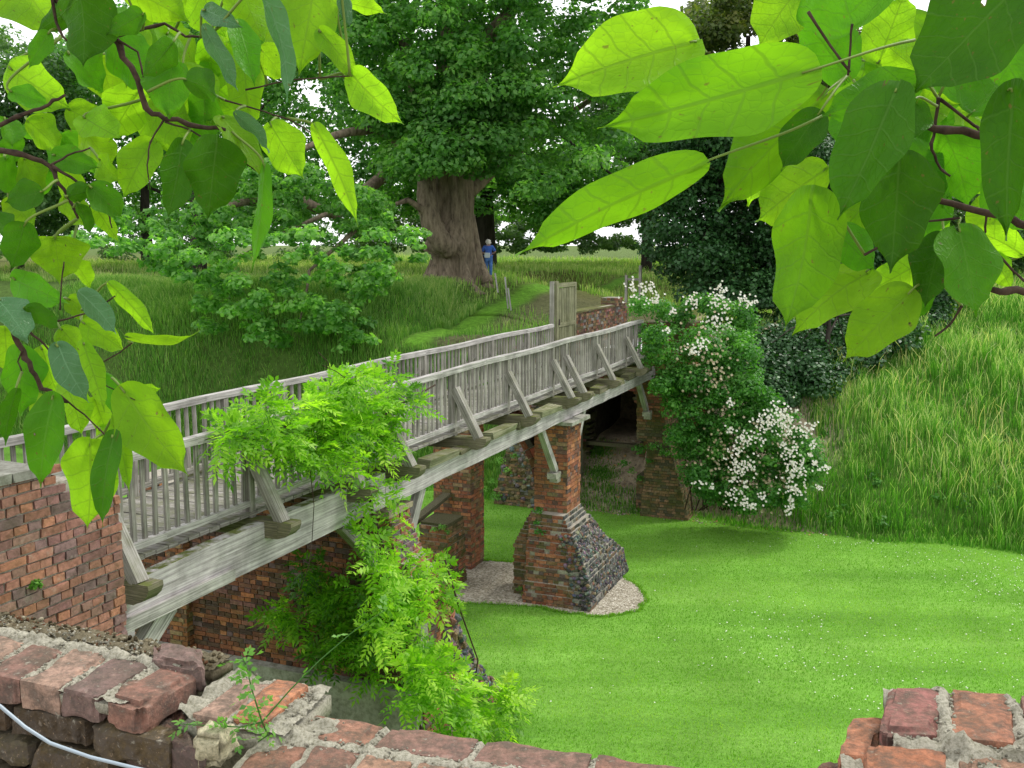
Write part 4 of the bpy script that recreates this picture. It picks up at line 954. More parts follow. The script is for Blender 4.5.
# daisies on the lawn
nD = 5200; pd = RS.rand(nD); s = 12+14.5*RS.rand(nD); p = -5.5+14*RS.rand(nD)
kp = RS.rand(nD) < np.clip(.10+.8*(np.sin(s*.8+1.2*np.sin(p*.6))*.5+.2)*(p > -3.5)+.5*(p > 1)*(s > 20)-.05, .05, 1); s, p = s[kp], p[kp]; n = len(s)
X, Y = s*DX+p*NX, s*DY+p*NY; q = .009+.008*RS.rand(n); a = np.arange(6)*PI/3
V = np.stack([X[:, None]+np.cos(a)*q[:, None], Y[:, None]+np.sin(a)*q[:, None], np.full((n, 6), .035)+RS.rand(n, 6)*.012], -1).reshape(-1, 3)
o = np_mesh('daisies', V, np.arange(n*6).reshape(-1, 6), M['petal'], rnd=np.repeat(.5+.5*RS.rand(n), 6)); tag(o, 'tiny white daisies and clover scattered over the moat lawn', 'flowers', None, 'stuff')
# leaf litter and pebbles on the earth under the roses and in the tunnel path
m = MB()
for i in range(900):
    if random.random() < .55: s_, p_ = random.uniform(26.3, 28.5), random.uniform(-9.2, -2.0)
    else: s_, p_ = random.uniform(26.3, 29), random.uniform(-9.2, -7.4)
    z = float(terr(np.array([s_]), np.array([p_]))[0]); blob(m, W(s_, p_, z+.01), random.uniform(.012, .045), random.choice([(.45, .4, .32), (.3, .22, .14), (.5, .3, .12), (.2, .16, .12)]), .5)
tag(m.build('pebbles_and_litter', M['flint'], None), 'pebbles and fallen leaves on bare earth by the tunnel mouth and roses', 'pebbles', None, 'stuff')
# small tufts in the tunnel path
for (x, y, lab) in ((600, 491, 'grass tuft on the earth path at the foot of the tunnel ramp'), (597, 470, 'smaller grass tuft higher up the earth ramp to the tunnel')):
    c = zpt(x, y, .25 if y > 480 else .7); ss, pp = toSP(c.x, c.y)
    cz = float(terr(np.array([ss]), np.array([pp]))[0])
    blades('grass_tuft', lab, 'grass tuft', 1500, lambda n, ss=ss, pp=pp: (ss+RS.normal(size=n)*.16, pp+RS.normal(size=n)*.28), .04, .12, .008, M['grass_tall'], kind=None)
# ---------------------------------------------------------------- wisteria
def pinnate(centres, dirs, L, mat, parent, name, nl=5, lw=.40, rr=None, bright=None):
    """pinnate leaves hanging from centres along dirs"""
    n = len(centres); C = np.array(centres); D = np.array(dirs); D /= np.linalg.norm(D, axis=1)[:, None]
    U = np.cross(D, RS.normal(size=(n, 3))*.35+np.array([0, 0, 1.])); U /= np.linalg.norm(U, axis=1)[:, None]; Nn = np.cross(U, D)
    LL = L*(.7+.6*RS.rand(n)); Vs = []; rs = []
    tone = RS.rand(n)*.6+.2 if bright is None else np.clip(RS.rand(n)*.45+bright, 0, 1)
    for k in range(nl*2+1):
        if k < nl*2: f = .18+.75*(k//2)/(nl-1); sd = 1 if k % 2 else -1; out = U*sd*.9+D*.55+Nn*(RS.rand(n, 1)-.7)*.6
        else: f = 1.0; out = D
        out = out/np.linalg.norm(out, axis=1)[:, None]
        b = C+D*(LL*f)[:, None]-np.array([0, 0, 1.])*(LL*f**2*.35)[:, None]
        ln = (LL*.40*(1-.25*abs(f-.5)))[:, None]; w = np.cross(out, Nn+RS.normal(size=(n, 3))*.25); w /= np.linalg.norm(w, axis=1)[:, None]; w = w*ln*lw*.5
        tip = b+out*ln-np.array([0, 0, 1.])*ln*.15
        Vs.append(np.stack([b, b+out*ln*.45+w, tip, b+out*ln*.45-w], 1)); rs.append(np.repeat((np.clip(tone+RS.normal(size=n)*.08, 0, 1))[:, None], 4, 1))
    V = np.concatenate(Vs).reshape(-1, 3); r = np.concatenate(rs).ravel()
    return np_mesh(name, V, np.arange(len(V)).reshape(-1, 4), mat, parent, rnd=r)
wi = thing('wisteria', W(12.1, -6.2, 0), 'bright yellow green wisteria tumbling over the handrail and down the near pier', 'climbing plant')
def spread(poly, n, fn, outd, name, L, bright, cl=60):
    """grouped sprays: cluster centres inside the polygon, leaves radiating from them"""
    cs = []
    while len(cs) < cl:
        x, y = random.uniform(min(q[0] for q in poly), max(q[0] for q in poly)), random.uniform(min(q[1] for q in poly), max(q[1] for q in poly))
        if inpoly(x, y, poly): cs.append(fn(x, y))
    C = []; Dd = []; bb = []
    cb_ = RS.rand(cl)*.55-.32
    for i in range(n):
        k = random.randrange(cl); c = cs[k]; d = Vector((random.gauss(0, 1), random.gauss(0, 1), random.gauss(0, 1))); d = d.normalized()*.8+outd+Vector((0, 0, random.uniform(-.25, .55)))
        C.append(c+d*random.uniform(0, .16)); Dd.append(d); bb.append(bright+cb_[k])
    return pinnate(C, Dd, L, M['wisteria_leaf'], wi, name, bright=np.array(bb))
upoly = [(218, 436), (236, 418), (290, 398), (330, 386), (375, 372), (425, 384), (434, 396), (415, 408), (392, 422), (380, 452), (350, 474), (310, 466), (268, 452), (236, 446), (220, 443)]
spread(upoly, 1150, lambda x, y: ppt(x, y, random.uniform(-7.15, -6.55)), QV*.45+ZV*.1, 'rail_foliage', .24, .36, 70)
spread([(355, 480), (385, 480), (400, 530), (395, 560), (370, 560), (350, 520)], 110, lambda x, y: ppt(x, y, random.uniform(-6.8, -6.5)), QV*.4, 'trailing_foliage', .25, .3, 14)
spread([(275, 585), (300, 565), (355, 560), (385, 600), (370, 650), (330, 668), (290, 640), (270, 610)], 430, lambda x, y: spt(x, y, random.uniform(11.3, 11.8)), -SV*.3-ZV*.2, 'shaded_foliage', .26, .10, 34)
spread([(370, 560), (420, 555), (455, 580), (445, 600), (400, 612), (375, 640), (365, 600)], 310, lambda x, y: ppt(x, y, random.uniform(-6.5, -6.0)), QV*.4, 'pier_foliage', .27, .38, 30)
spread([(350, 640), (400, 620), (425, 640), (410, 660), (370, 672)], 110, lambda x, y: spt(x, y, random.uniform(11.6, 11.9)), -SV*.3, 'pier_foliage', .25, .25, 12)
spread([(395, 700), (415, 655), (440, 660), (480, 690), (515, 695), (520, 725), (500, 738), (430, 730)], 470, lambda x, y: ppt(x, y, random.uniform(-5.9, -5.4)), QV*.35+ZV*.2, 'base_foliage', .27, .36, 44)
m = MB()
def vine(pts, r): m.tube(pts, [r*(1-.5*i/len(pts)) for i in range(len(pts))], 6)
vine([W(12.0, -6.1, 0), spt(408, 700, 11.9), spt(398, 640, 11.9), spt(385, 590, 11.85), ppt(378, 540, -6.6), ppt(368, 490, -6.8), ppt(350, 450, -6.9), ppt(320, 420, -6.95)], .035)
vine([spt(398, 640, 11.9), spt(365, 610, 11.7), spt(320, 600, 11.6), spt(290, 590, 11.5)], .02)
vine([ppt(376, 520, -6.7), ppt(395, 585, -6.3), ppt(425, 600, -6.2)], .018); vine([ppt(445, 560, -6.0), ppt(460, 610, -5.8), ppt(478, 660, -5.7), ppt(470, 715, -5.6)], .015)
vine([ppt(350, 450, -6.9), ppt(390, 410, -6.8), ppt(435, 385, -6.8)], .02); vine([ppt(320, 420, -6.9), ppt(270, 430, -6.85), ppt(225, 438, -6.8)], .018)
for x0, y0, x1, y1 in ((310, 470, 312, 540), (312, 540, 300, 590), (322, 365, 345, 378), (205, 440, 230, 430), (318, 352, 330, 370)): m.tube([ppt(x0, y0, -6.6), ppt((x0+x1)/2+3, (y0+y1)/2, -6.55), ppt(x1, y1, -6.6)], .005, 5)
m.build('stem', M['twig'], wi, smooth=True)
# ---------------------------------------------------------------- climbing rose
ro = thing('climbing_rose', W(27, -5.4, 0), 'large rambling rose with clusters of white flowers smothering the far abutment', 'rose bush')
rp = [(625, 295), (660, 300), (700, 300), (750, 305), (752, 335), (765, 380), (790, 412), (808, 425), (820, 450), (815, 480), (795, 500), (770, 505), (735, 505), (700, 495), (690, 470), (672, 440), (668, 400), (650, 375), (645, 335)]
def rfn(x, y): return dpt(x, y, 25.6+random.uniform(-.5, .8)-.5*max(0, (y-300)/200)+(1.4 if y < 330 else 0))
cen = poly_clumps(rp, 420, 26, 1, rfn); crown(ro, 'foliage', M['rose_leaf'], cen, (.18, .42), 230, .085, shell=.4, up=.5)
m = MB()
for i in range(26):
    x0 = random.uniform(680, 760); a = dpt(x0, 510, 26.2); b = Vector(random.choice(cen)); limb(m, [a, a.lerp(b, .5)+ZV*random.uniform(.2, .6), b], .018, .006, 5, .02)
m.build('stem', M['twig'], ro)
fl = [(637, 290, 9), (655, 300, 5), (695, 301, 6), (720, 288, 5), (721, 300, 8), (744, 300, 5), (752, 302, 4), (715, 318, 5), (716, 328, 8), (727, 328, 5), (700, 345, 6), (692, 352, 4), (672, 312, 3), (778, 418, 12), (766, 424, 8), (786, 417, 7), (804, 430, 5), (812, 428, 4), (730, 430, 3), (748, 441, 8), (735, 452, 6), (737, 462, 3), (748, 466, 6), (738, 472, 5), (744, 484, 3), (790, 452, 6), (794, 466, 8), (798, 472, 7), (812, 444, 3), (815, 463, 3), (824, 468, 4), (795, 488, 8), (792, 500, 4), (788, 508, 4), (733, 495, 6), (745, 503, 5), (752, 507, 3), (762, 497, 3), (731, 402, 3), (700, 483, 3), (711, 487, 2), (733, 480, 2), (782, 446, 3), (819, 487, 2), (810, 455, 2), (650, 288, 4), (668, 330, 2), (788, 432, 4)]
FV = []; FO = []
for (x, y, r) in fl:
    for k in range(int(r*r*.6)+7):
        q = dpt(x+random.gauss(0, r*.85), y+random.gauss(0, r*.75), 24.55+random.uniform(-.1, .2)-.3*max(0, (y-300)/200)+(1.6 if y < 330 else 0)); FV.append(q)
for i in range(330):
    x, y = random.choice([(713, 365), (722, 385), (705, 395), (735, 475), (715, 460), (775, 480), (750, 490), (760, 450), (700, 345), (730, 440)]); FO.append(dpt(x+random.gauss(0, 12), y+random.gauss(0, 12), 24.9+random.uniform(-.2, .2)))
def blossoms(pts, mat, name, size):
    Vs = []; n = len(pts); C = np.array(pts)
    for k in range(5):
        nrm = RS.normal(size=(n, 3))*.25+np.array([.2, -1., .6]) if k == 0 else nrm
        nr = nrm/np.linalg.norm(nrm, axis=1)[:, None]; u = np.cross(nr, np.array([0, 0, 1.])); u /= np.linalg.norm(u, axis=1)[:, None]; v = np.cross(nr, u)
        a = k*2*PI/5; d = u*math.cos(a)+v*math.sin(a); e = u*-math.sin(a)+v*math.cos(a)
        Vs.append(np.stack([C, C+(d*.7+e*.5)*size+nr*size*.3, C+d*size*1.1+nr*size*.35, C+(d*.7-e*.5)*size+nr*size*.3], 1))
    V = np.concatenate(Vs).reshape(-1, 3); return np_mesh(name, V, np.arange(len(V)).reshape(-1, 4), mat, ro, rnd=np.repeat(RS.rand(len(V)//4), 4))
blossoms(FV, M['petal'], 'white_blossom', .031); blossoms(FO, M['petal_old'], 'faded_blossom', .036)
# small ivy and weeds on the masonry
def sprig(name, label, cat, cs, rr, per, size, mat='rose_leaf'):
    o_ = thing(name, cs[0]-ZV*.1, label, cat); crown(o_, 'foliage', M[mat], [np.array(c) for c in cs], rr, per, size, shell=.2); return o_
sprig('ivy', 'ivy tuft growing in the corner between the central pier and its side wing', 'ivy', [spt(541, 530, 19.1), spt(537, 522, 19.15), spt(535, 540, 19.15), spt(538, 510, 19.2)], (.10, .18), 130, .06)
sprig('ivy', 'ivy spreading over the buttress right of the tunnel mouth', 'ivy', [spt(x, y, 26.4) for x, y in ((640, 448), (648, 460), (632, 470), (655, 445), (668, 440), (640, 478), (664, 452), (625, 462))], (.14, .28), 130, .07)
sprig('weed_clump', 'low weeds on the mossy wall left of the tunnel', 'weeds', [spt(x, y, 26.0) for x, y in ((500, 460), (492, 480), (508, 470), (515, 455), (497, 495), (486, 488))], (.12, .25), 110, .06, 'weed_leaf')
sprig('fern', 'small green fern growing out of the near brick wing wall', 'fern', [ppt(36, 582, PW+.02), ppt(33, 586, PW+.02), ppt(40, 585, PW+.02)], (.02, .045), 60, .03, 'weed_leaf')
sprig('weed_clump', 'small weeds on top of the low ruined block beside the rear pier', 'weeds', [W(18.72, -9.4, 1.5), W(18.72, -9.6, 1.42), W(18.72, -9.25, 1.4)], (.07, .12), 90, .04, 'weed_leaf')
sprig('weed_clump', 'weeds at the foot of the central pier side wing', 'weeds', [spt(520, 588, 19.1), spt(524, 593, 19.1)], (.08, .14), 90, .04, 'weed_leaf')
sprig('weed_clump', 'dark trailing weeds on the bank under the left end of the laurels', 'weeds', [hit(x, y, .3) for x, y in ((770, 400), (785, 395), (800, 385), (815, 378), (830, 372), (755, 410), (778, 412))], (.2, .4), 150, .09, 'rose_leaf')
# nettles on the bank at right
sprig('nettle_patch', 'flat topped yellowish nettle patch in the tall grass at the right edge', 'nettles', [np.array(dpt(x, y, 30)) for x in range(950, 1040, 8) for y in (430, 440, 450)], (.18, .35), 90, .10, 'weed_leaf') if False else None
# ---------------------------------------------------------------- weed on the parapet
wd = thing('weed', zpt(262, 722, 6.54), 'leafy weed seedling sprouting from a joint between the foreground bricks', 'weed')
m = MB(); C = []; D_ = []
stems = [[(262, 722), (252, 690), (246, 665), (241, 655)], [(262, 722), (240, 727), (215, 726), (180, 724)], [(262, 722), (290, 690), (320, 660), (355, 630), (385, 610)], [(262, 722), (268, 735), (258, 742)]]
for j, stp in enumerate(stems):
    pts = [dpt(x, y, 1.80+.04*i) for i, (x, y) in enumerate(stp)]
    if j == 0: pts = [dpt(x, y, 1.80) for x, y in stp]
    m.tube(pts, [.0018, .0015, .0012, .0009, .0007][:len(pts)], 6)
    for i in range(len(pts)-1):
        for k in range(6 if j < 2 else (4 if j == 3 else 1)):
            q = pts[i].lerp(pts[i+1], random.random()); d = Vector((random.gauss(0, 1), random.gauss(0, .6), random.gauss(.2, .6)))
            C.append(q); D_.append(d)
m.build('stem', M['weed_leaf'], wd)
n = len(C); C = np.array(C); D_ = np.array(D_); D_ /= np.linalg.norm(D_, axis=1)[:, None]
pinnate(C, D_, .034, M['weed_leaf'], wd, 'foliage', nl=3, lw=.7)
# ---------------------------------------------------------------- person and stakes by the tree
def person():
    f = dpt(488.5, 277.5, 45.3); pe = thing('person', f, 'white haired visitor in blue top and blue trousers seen from behind beside the great trunk', 'person')
    k = 1.0; VV = {'pel': (0, 0, .92), 'waist': (0, 0, 1.08), 'chest': (0, .0, 1.30), 'neck': (0, .01, 1.43), 'head0': (0, .02, 1.50), 'head1': (0, .02, 1.60),
          'lsh': (-.17, 0, 1.36), 'lel': (-.30, -.02, 1.14), 'lwr': (-.17, .16, 1.06), 'lha': (-.08, .2, 1.08), 'rsh': (.17, 0, 1.36), 'rel': (.31, -.02, 1.15), 'rwr': (.2, .16, 1.06), 'rha': (.1, .2, 1.1),
          'lhip': (-.09, 0, .88), 'lkn': (-.10, .02, .48), 'lan': (-.10, 0, .08), 'lto': (-.11, .14, .03), 'rhip': (.09, 0, .88), 'rkn': (.10, .02, .48), 'ran': (.11, 0, .08), 'rto': (.12, .14, .03)}
    Rd = {'pel': .155, 'waist': .14, 'chest': .155, 'neck': .055, 'head0': .085, 'head1': .08, 'lsh': .075, 'rsh': .075, 'lel': .05, 'rel': .05, 'lwr': .033, 'rwr': .033, 'lha': .04, 'rha': .04, 'lhip': .105, 'rhip': .105, 'lkn': .07, 'rkn': .07, 'lan': .05, 'ran': .05, 'lto': .04, 'rto': .04}
    E = [('pel', 'waist'), ('waist', 'chest'), ('chest', 'neck'), ('neck', 'head0'), ('head0', 'head1'), ('chest', 'lsh'), ('lsh', 'lel'), ('lel', 'lwr'), ('lwr', 'lha'), ('chest', 'rsh'), ('rsh', 'rel'), ('rel', 'rwr'), ('rwr', 'rha'), ('pel', 'lhip'), ('lhip', 'lkn'), ('lkn', 'lan'), ('lan', 'lto'), ('pel', 'rhip'), ('rhip', 'rkn'), ('rkn', 'ran'), ('ran', 'rto')]
    def skin(names, edges, name, mat, infl=0., root=None):
        me = bpy.data.meshes.new(name); ix = {n_: i for i, n_ in enumerate(names)}
        me.from_pydata([VV[n_] for n_ in names], [(ix[a], ix[b]) for a, b in edges], []); me.materials.append(mat)
        o = bpy.data.objects.new(name, me); COL.objects.link(o); o.parent = pe
        md = o.modifiers.new('Skin', 'SKIN'); me.skin_vertices if me.skin_vertices else None
        bpy.context.view_layer.objects.active = o
        if not me.skin_vertices:
            bpy.context.view_layer.update()
        for n_ in names:
            sv = me.skin_vertices[0].data[ix[n_]]; sv.radius = (Rd[n_]+infl,)*2; sv.use_root = (n_ == root)
        s2 = o.modifiers.new('Sub', 'SUBSURF'); s2.levels = 2; s2.render_levels = 2; return o
    try:
        skin(list(VV), E, 'body', M['skin'], 0, 'pel')
        skin(['pel', 'waist', 'chest', 'lsh', 'lel', 'rsh', 'rel'], [('pel', 'waist'), ('waist', 'chest'), ('chest', 'lsh'), ('lsh', 'lel'), ('chest', 'rsh'), ('rsh', 'rel')], 'blue_top', M['blue'], .02, 'pel')
        skin(['pel', 'lhip', 'lkn', 'lan', 'rhip', 'rkn', 'ran'], [('pel', 'lhip'), ('lhip', 'lkn'), ('lkn', 'lan'), ('pel', 'rhip'), ('rhip', 'rkn'), ('rkn', 'ran')], 'trousers', M['blue_pale'], .013, 'pel')
    except Exception as ex: print('PERSON', ex)
    m = MB(); 
    for i in range(40):
        d = Vector((random.gauss(0, 1), random.gauss(-.4, .8), random.gauss(.5, .8))).normalized(); blob(m, f+Vector((0, .01, 1.58))+d*.09, .05, (1, 1, 1))
    m.build('hair', M['hair'], pe, smooth=True)
    b_ = MB(); b_.box(f+Vector((-.05, -.2, 1.0)), Vector((.12, 0, 0)), Vector((0, .05, 0)), Vector((0, 0, .11)), (1, 1, 1), .01); o = b_.build('shoulder_bag', M['bag'], None, base=f+Vector((-.05, -.2, .89)))
    tag(o, 'pale bag hanging at the back of the visitor in blue', 'bag')
person()
for i, (x, y0, y1, lab) in enumerate(((498, 285, 273, 'thin pale stake nearest the tree root'), (508, 301, 277, 'taller leaning pale stake in the grass right of the tree'), (511, 303, 288, 'short grey stake just right of the leaning one'))):
    a, b = dpt(x, y0, 40), dpt(x-3, y1, 40.1); m = MB(); m.bar(a-ZV*.3, b, .05, .04, up=SV, jit=.004); tag(m.build('stake', M['oak_pale'], None, base=a), lab, 'stake', 'stakes beside the tree')
# ---------------------------------------------------------------- the overhanging leaves
def mat_bigleaf(name, base, light, trans, tc, rough=.42):
    t = NT(name); uv = t.n('ShaderNodeTexCoord').outputs['UV']; sx = t.n('ShaderNodeSeparateXYZ', Vector=uv); u, v = sx.outputs[0], sx.outputs[1]
    au = t.math('ABSOLUTE', u); oi = t.n('ShaderNodeObjectInfo').outputs['Random']
    mid = t.ramp(t.math('ADD', au, t.math('MULTIPLY', v, .012)), [(0, 1), (.014, .9), (.026, 0)])
    wob = t.math('MULTIPLY', t.math('SUBTRACT', t.noise(uv, 4, 2), .5), .10)
    w = t.math('FRACT', t.math('MULTIPLY', t.math('ADD', t.math('SUBTRACT', v, t.math('MULTIPLY', au, .42)), wob), 5.5))
    lat = t.ramp(t.math('ABSOLUTE', t.math('SUBTRACT', w, .5)), [(0, 1), (.03, .75), (.065, 0)])
    vo = t.n('ShaderNodeTexVoronoi', Vector=uv, Scale=13.0, _feature='DISTANCE_TO_EDGE').outputs[0]
    ret = t.ramp(vo, [(0, .55), (.06, 0)])
    vein = t.math('MAXIMUM', t.math('MAXIMUM', mid, t.math('MULTIPLY', lat, .8)), t.math('MULTIPLY', ret, .45))
    c = t.mix(t.noise(uv, 3, 3), base, light); c = t.mix(1, c, t.ramp(oi, [(0, .8), (1, 1.2)]), 'MULTIPLY')
    cf = t.mix(t.math('MULTIPLY', vein, .5), c, tuple(min(1, q*1.5+.03) for q in light))
    ct = t.mix(t.math('MULTIPLY', vein, .75), t.mix(1, c, tc, 'MULTIPLY'), tuple(q*.35 for q in (light[0]*tc[0], light[1]*tc[1], light[2]*tc[2])))
    hv0 = t.n('ShaderNodeVectorMath', _operation='ADD'); t.set(hv0.inputs[0], uv); t.set(hv0.inputs[1], t.n('ShaderNodeCombineXYZ', X=t.math('MULTIPLY', oi, 37.), Y=t.math('MULTIPLY', oi, 11.)).outputs[0])
    spot = t.math('MAXIMUM', t.ramp(t.noise(hv0.outputs[0], 14, 2, .5), [(.68, 0), (.73, .65)]), t.ramp(t.noise(hv0.outputs[0], 5.5, 2, .5), [(.715, 0), (.75, .8)]))
    ct = t.mix(spot, ct, (.22, .16, .04)); cf = t.mix(spot, cf, (.10, .07, .02))
    blot = t.ramp(t.noise(hv0.outputs[0], 2.2, 4, .6), [(.3, .78), (.6, 1.08)]); ct = t.mix(1, ct, blot, 'MULTIPLY')
    hgt = t.math('SUBTRACT', t.math('MULTIPLY', t.ramp(vo, [(0, 0), (.25, 1)]), .4), vein)
    b = t.pr(cf, rough, .16, t.bump(hgt, .6, .0012))
    tr = t.n('ShaderNodeBsdfTranslucent', Color=ct, Normal=t.bump(hgt, .35, .0012)).outputs[0]; m_ = t.n('ShaderNodeMixShader'); m_.inputs[0].default_value = trans
    t.set(m_.inputs[1], b); t.set(m_.inputs[2], tr)
    hv = t.n('ShaderNodeVectorMath', _operation='ADD'); t.set(hv.inputs[0], uv); t.set(hv.inputs[1], t.n('ShaderNodeCombineXYZ', X=t.math('MULTIPLY', oi, 37.), Y=t.math('MULTIPLY', oi, 11.)).outputs[0])
    hn = t.noise(hv.outputs[0], 5.5, 2, .5); hole = t.ramp(hn, [(.755, 0), (.762, 1)])
    tp = t.n('ShaderNodeBsdfTransparent').outputs[0]; m2_ = t.n('ShaderNodeMixShader'); t.set(m2_.inputs[0], hole); t.set(m2_.inputs[1], m_.outputs[0]); t.set(m2_.inputs[2], tp)
    return t.done(m2_.outputs[0])
BL = {'b': mat_bigleaf('lit_leaf', (.12, .29, .012), (.19, .39, .02), .62, (2.2, 1.95, .8)),  # b, m, d: one leaf, with light and shade put into its colour
      'm': mat_bigleaf('half_lit_leaf', (.05, .20, .008), (.10, .29, .014), .5, (1.7, 1.7, .7)),
      'd': mat_bigleaf('shaded_leaf', (.026, .115, .003), (.055, .17, .006), .42, (1.45, 1.5, .6), .45),
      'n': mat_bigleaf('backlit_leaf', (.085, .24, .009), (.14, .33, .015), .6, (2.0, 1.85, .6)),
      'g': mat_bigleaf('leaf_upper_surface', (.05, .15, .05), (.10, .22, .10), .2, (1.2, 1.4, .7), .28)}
M['petiole'] = plain('petiole_green', (.13, .20, .03), .5)
def big_leaf(parent, bx, by, tx, ty, hw, D, tone, pet=None, roll=None, droop=None):
    b, t_ = dpt(bx, by, D), dpt(tx, ty, D+random.uniform(-.06, .06)*D*.5); ax = t_-b; L = ax.length; ax.normalize()
    view = ((b+t_)/2-CAM).normalized(); side = ax.cross(view).normalized()
    roll = random.uniform(-.75, .75) if roll is None else roll
    w = hw/F*D/math.cos(roll)*1.0; w = min(w, L*.62)
    side = (Matrix.Rotation(roll, 3, ax)@side).normalized(); nrm = ax.cross(side).normalized()
    if nrm.z < 0: nrm = -nrm
    cup = random.uniform(.12, .50); dr = random.uniform(.02, .16)*L if droop is None else droop*L
    ph, wv = random.random()*6, random.uniform(.05, .13); tipc = random.uniform(-.08, .08); asym = random.uniform(-.06, .06)
    NV, NU = 22, 12; m = MB(); ids = []; off = .0
    for i in range(NV+1):
        v = .55*(1-math.cos(PI*i/NV))/2+.45*(i/NV)**1.35
        # heart-ovate outline with drawn-out tip
        f = max(0, math.sin(PI*min(1, v**.66)))**.62 if v < 1 else 0
        f = f*(1.04-.16*v)
        if v > .80: q_ = (1-v)/.20; f = f*(q_*.55+.45*q_*q_)/(.55*1+.45)+.0 if q_ < 1 else f
        row = []
        for j in range(NU+1):
            u = (j/NU*2-1); uu = u*f
            edge = 1+.09*math.sin(v*11+ph+(3 if u > 0 else 0))*abs(u)
            lobe = -.10*L*max(0, 1-v/.14)*abs(u)**1.3     # lobes behind the stalk
            q = b+ax*(L*v+lobe)+side*(w*(uu*edge+tipc*v*v+asym*math.sin(v*3)))+nrm*(cup*w*abs(uu)**1.4*(1 if tone != 'g' else .6)+wv*w*math.sin(v*11+ph+u*2)*abs(u)-dr*4*(v-.35)**2*.6+.020*w*math.sin((v-abs(uu)*.42)*34.5)*(1-abs(u)**3)+.16*w*noise.noise(Vector((v*2.3+ph*9, u*1.6, ph)))*(.3+abs(u)))
            row.append(len(m.v)); m.v.append(q)
            if not hasattr(m, 'uvs'): m.uvs = {}
            m.uvs[row[-1]] = (u*f*w/L*1.6, v)
        ids.append(row)
    for i in range(NV):
        for j in range(NU):
            q = [ids[i][j], ids[i][j+1], ids[i+1][j+1], ids[i+1][j]]; m.face(q, [m.uvs[k] for k in q])
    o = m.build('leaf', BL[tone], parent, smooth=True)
    if pet is not None:
        p0 = dpt(pet[0], pet[1], D+.03); d0 = (b-p0).length; c1 = p0+(b-p0)*.35+ZV*random.uniform(-.05, .12)*d0; c2 = b-ax*d0*.30; k = 9; q = MB(); pp = []
        for i in range(k+1):
            u = i/k; pp.append(p0*(1-u)**3+c1*3*u*(1-u)**2+c2*3*u*u*(1-u)+b*u**3)
        q.tube(pp, [D*(.0016-.0005*i/k) for i in range(k+1)], 6); q.build('petiole', M['petiole'], o, smooth=True)
    return o
def twig(parent, pts, D, r0, r1, name='twig'):
    m = MB(); q = []; ext = [dpt(x, y, D+(i % 2)*.01) for i, (x, y) in enumerate(pts)]
    for a, b in zip(ext, ext[1:]):
        for k in range(3): q.append(a.lerp(b, k/3)+Vector((random.uniform(-1, 1), 0, random.uniform(-1, 1)))*r0*.5)
    q.append(ext[-1]); n = len(q); m.tube(q, [(r0+(r1-r0)*i/(n-1))*(1.25 if i % 5 == 0 else 1) for i in range(n)], 8); return m.build(name, M['twig'], parent, smooth=True)
def nearest(nodes, x, y):
    return min(nodes, key=lambda q: (q[0]-x)**2+(q[1]-y)**2)
def branch(label, loc, twigs, leaves, D, fillers=()):
    t = thing('leafy_branch', loc, label, 'branch', None); nodes = []
    for pts, r0, r1 in twigs:
        twig(t, pts, D, r0, r1)
        for a, b in zip(pts, pts[1:]): nodes += [(a[0]+(b[0]-a[0])*k/4, a[1]+(b[1]-a[1])*k/4) for k in range(5)]
    for lf_ in leaves:
        bx, by, tx, ty, hw, dd, tone = lf_[:7]; kw = lf_[7] if len(lf_) > 7 else {}
        hp = 'pet' in kw; pet = kw.pop('pet', None) or nearest(nodes, bx, by)
        if not hp and math.hypot(pet[0]-bx, pet[1]-by) > 110: pet = (bx+(pet[0]-bx)*.5, by+(pet[1]-by)*.5)
        big_leaf(t, bx, by, tx, ty, hw, D+dd, tone, pet, **kw)
    for (poly, n, tones, Lp) in fillers:
        k = 0
        while k < n:
            x, y = random.uniform(min(q[0] for q in poly), max(q[0] for q in poly)), random.uniform(min(q[1] for q in poly), max(q[1] for q in poly))
            if not inpoly(x, y, poly): continue
            an = random.gauss(PI/2, .8); L = Lp*random.uniform(.7, 1.2); tx, ty = x+L*math.cos(an), y+L*math.sin(an)
            big_leaf(t, x, y, tx, ty, L*.36, D+random.uniform(.12, .45), random.choice(tones), nearest(nodes, x, y) if random.random() < .5 else None); k += 1
    return t
DR = .88
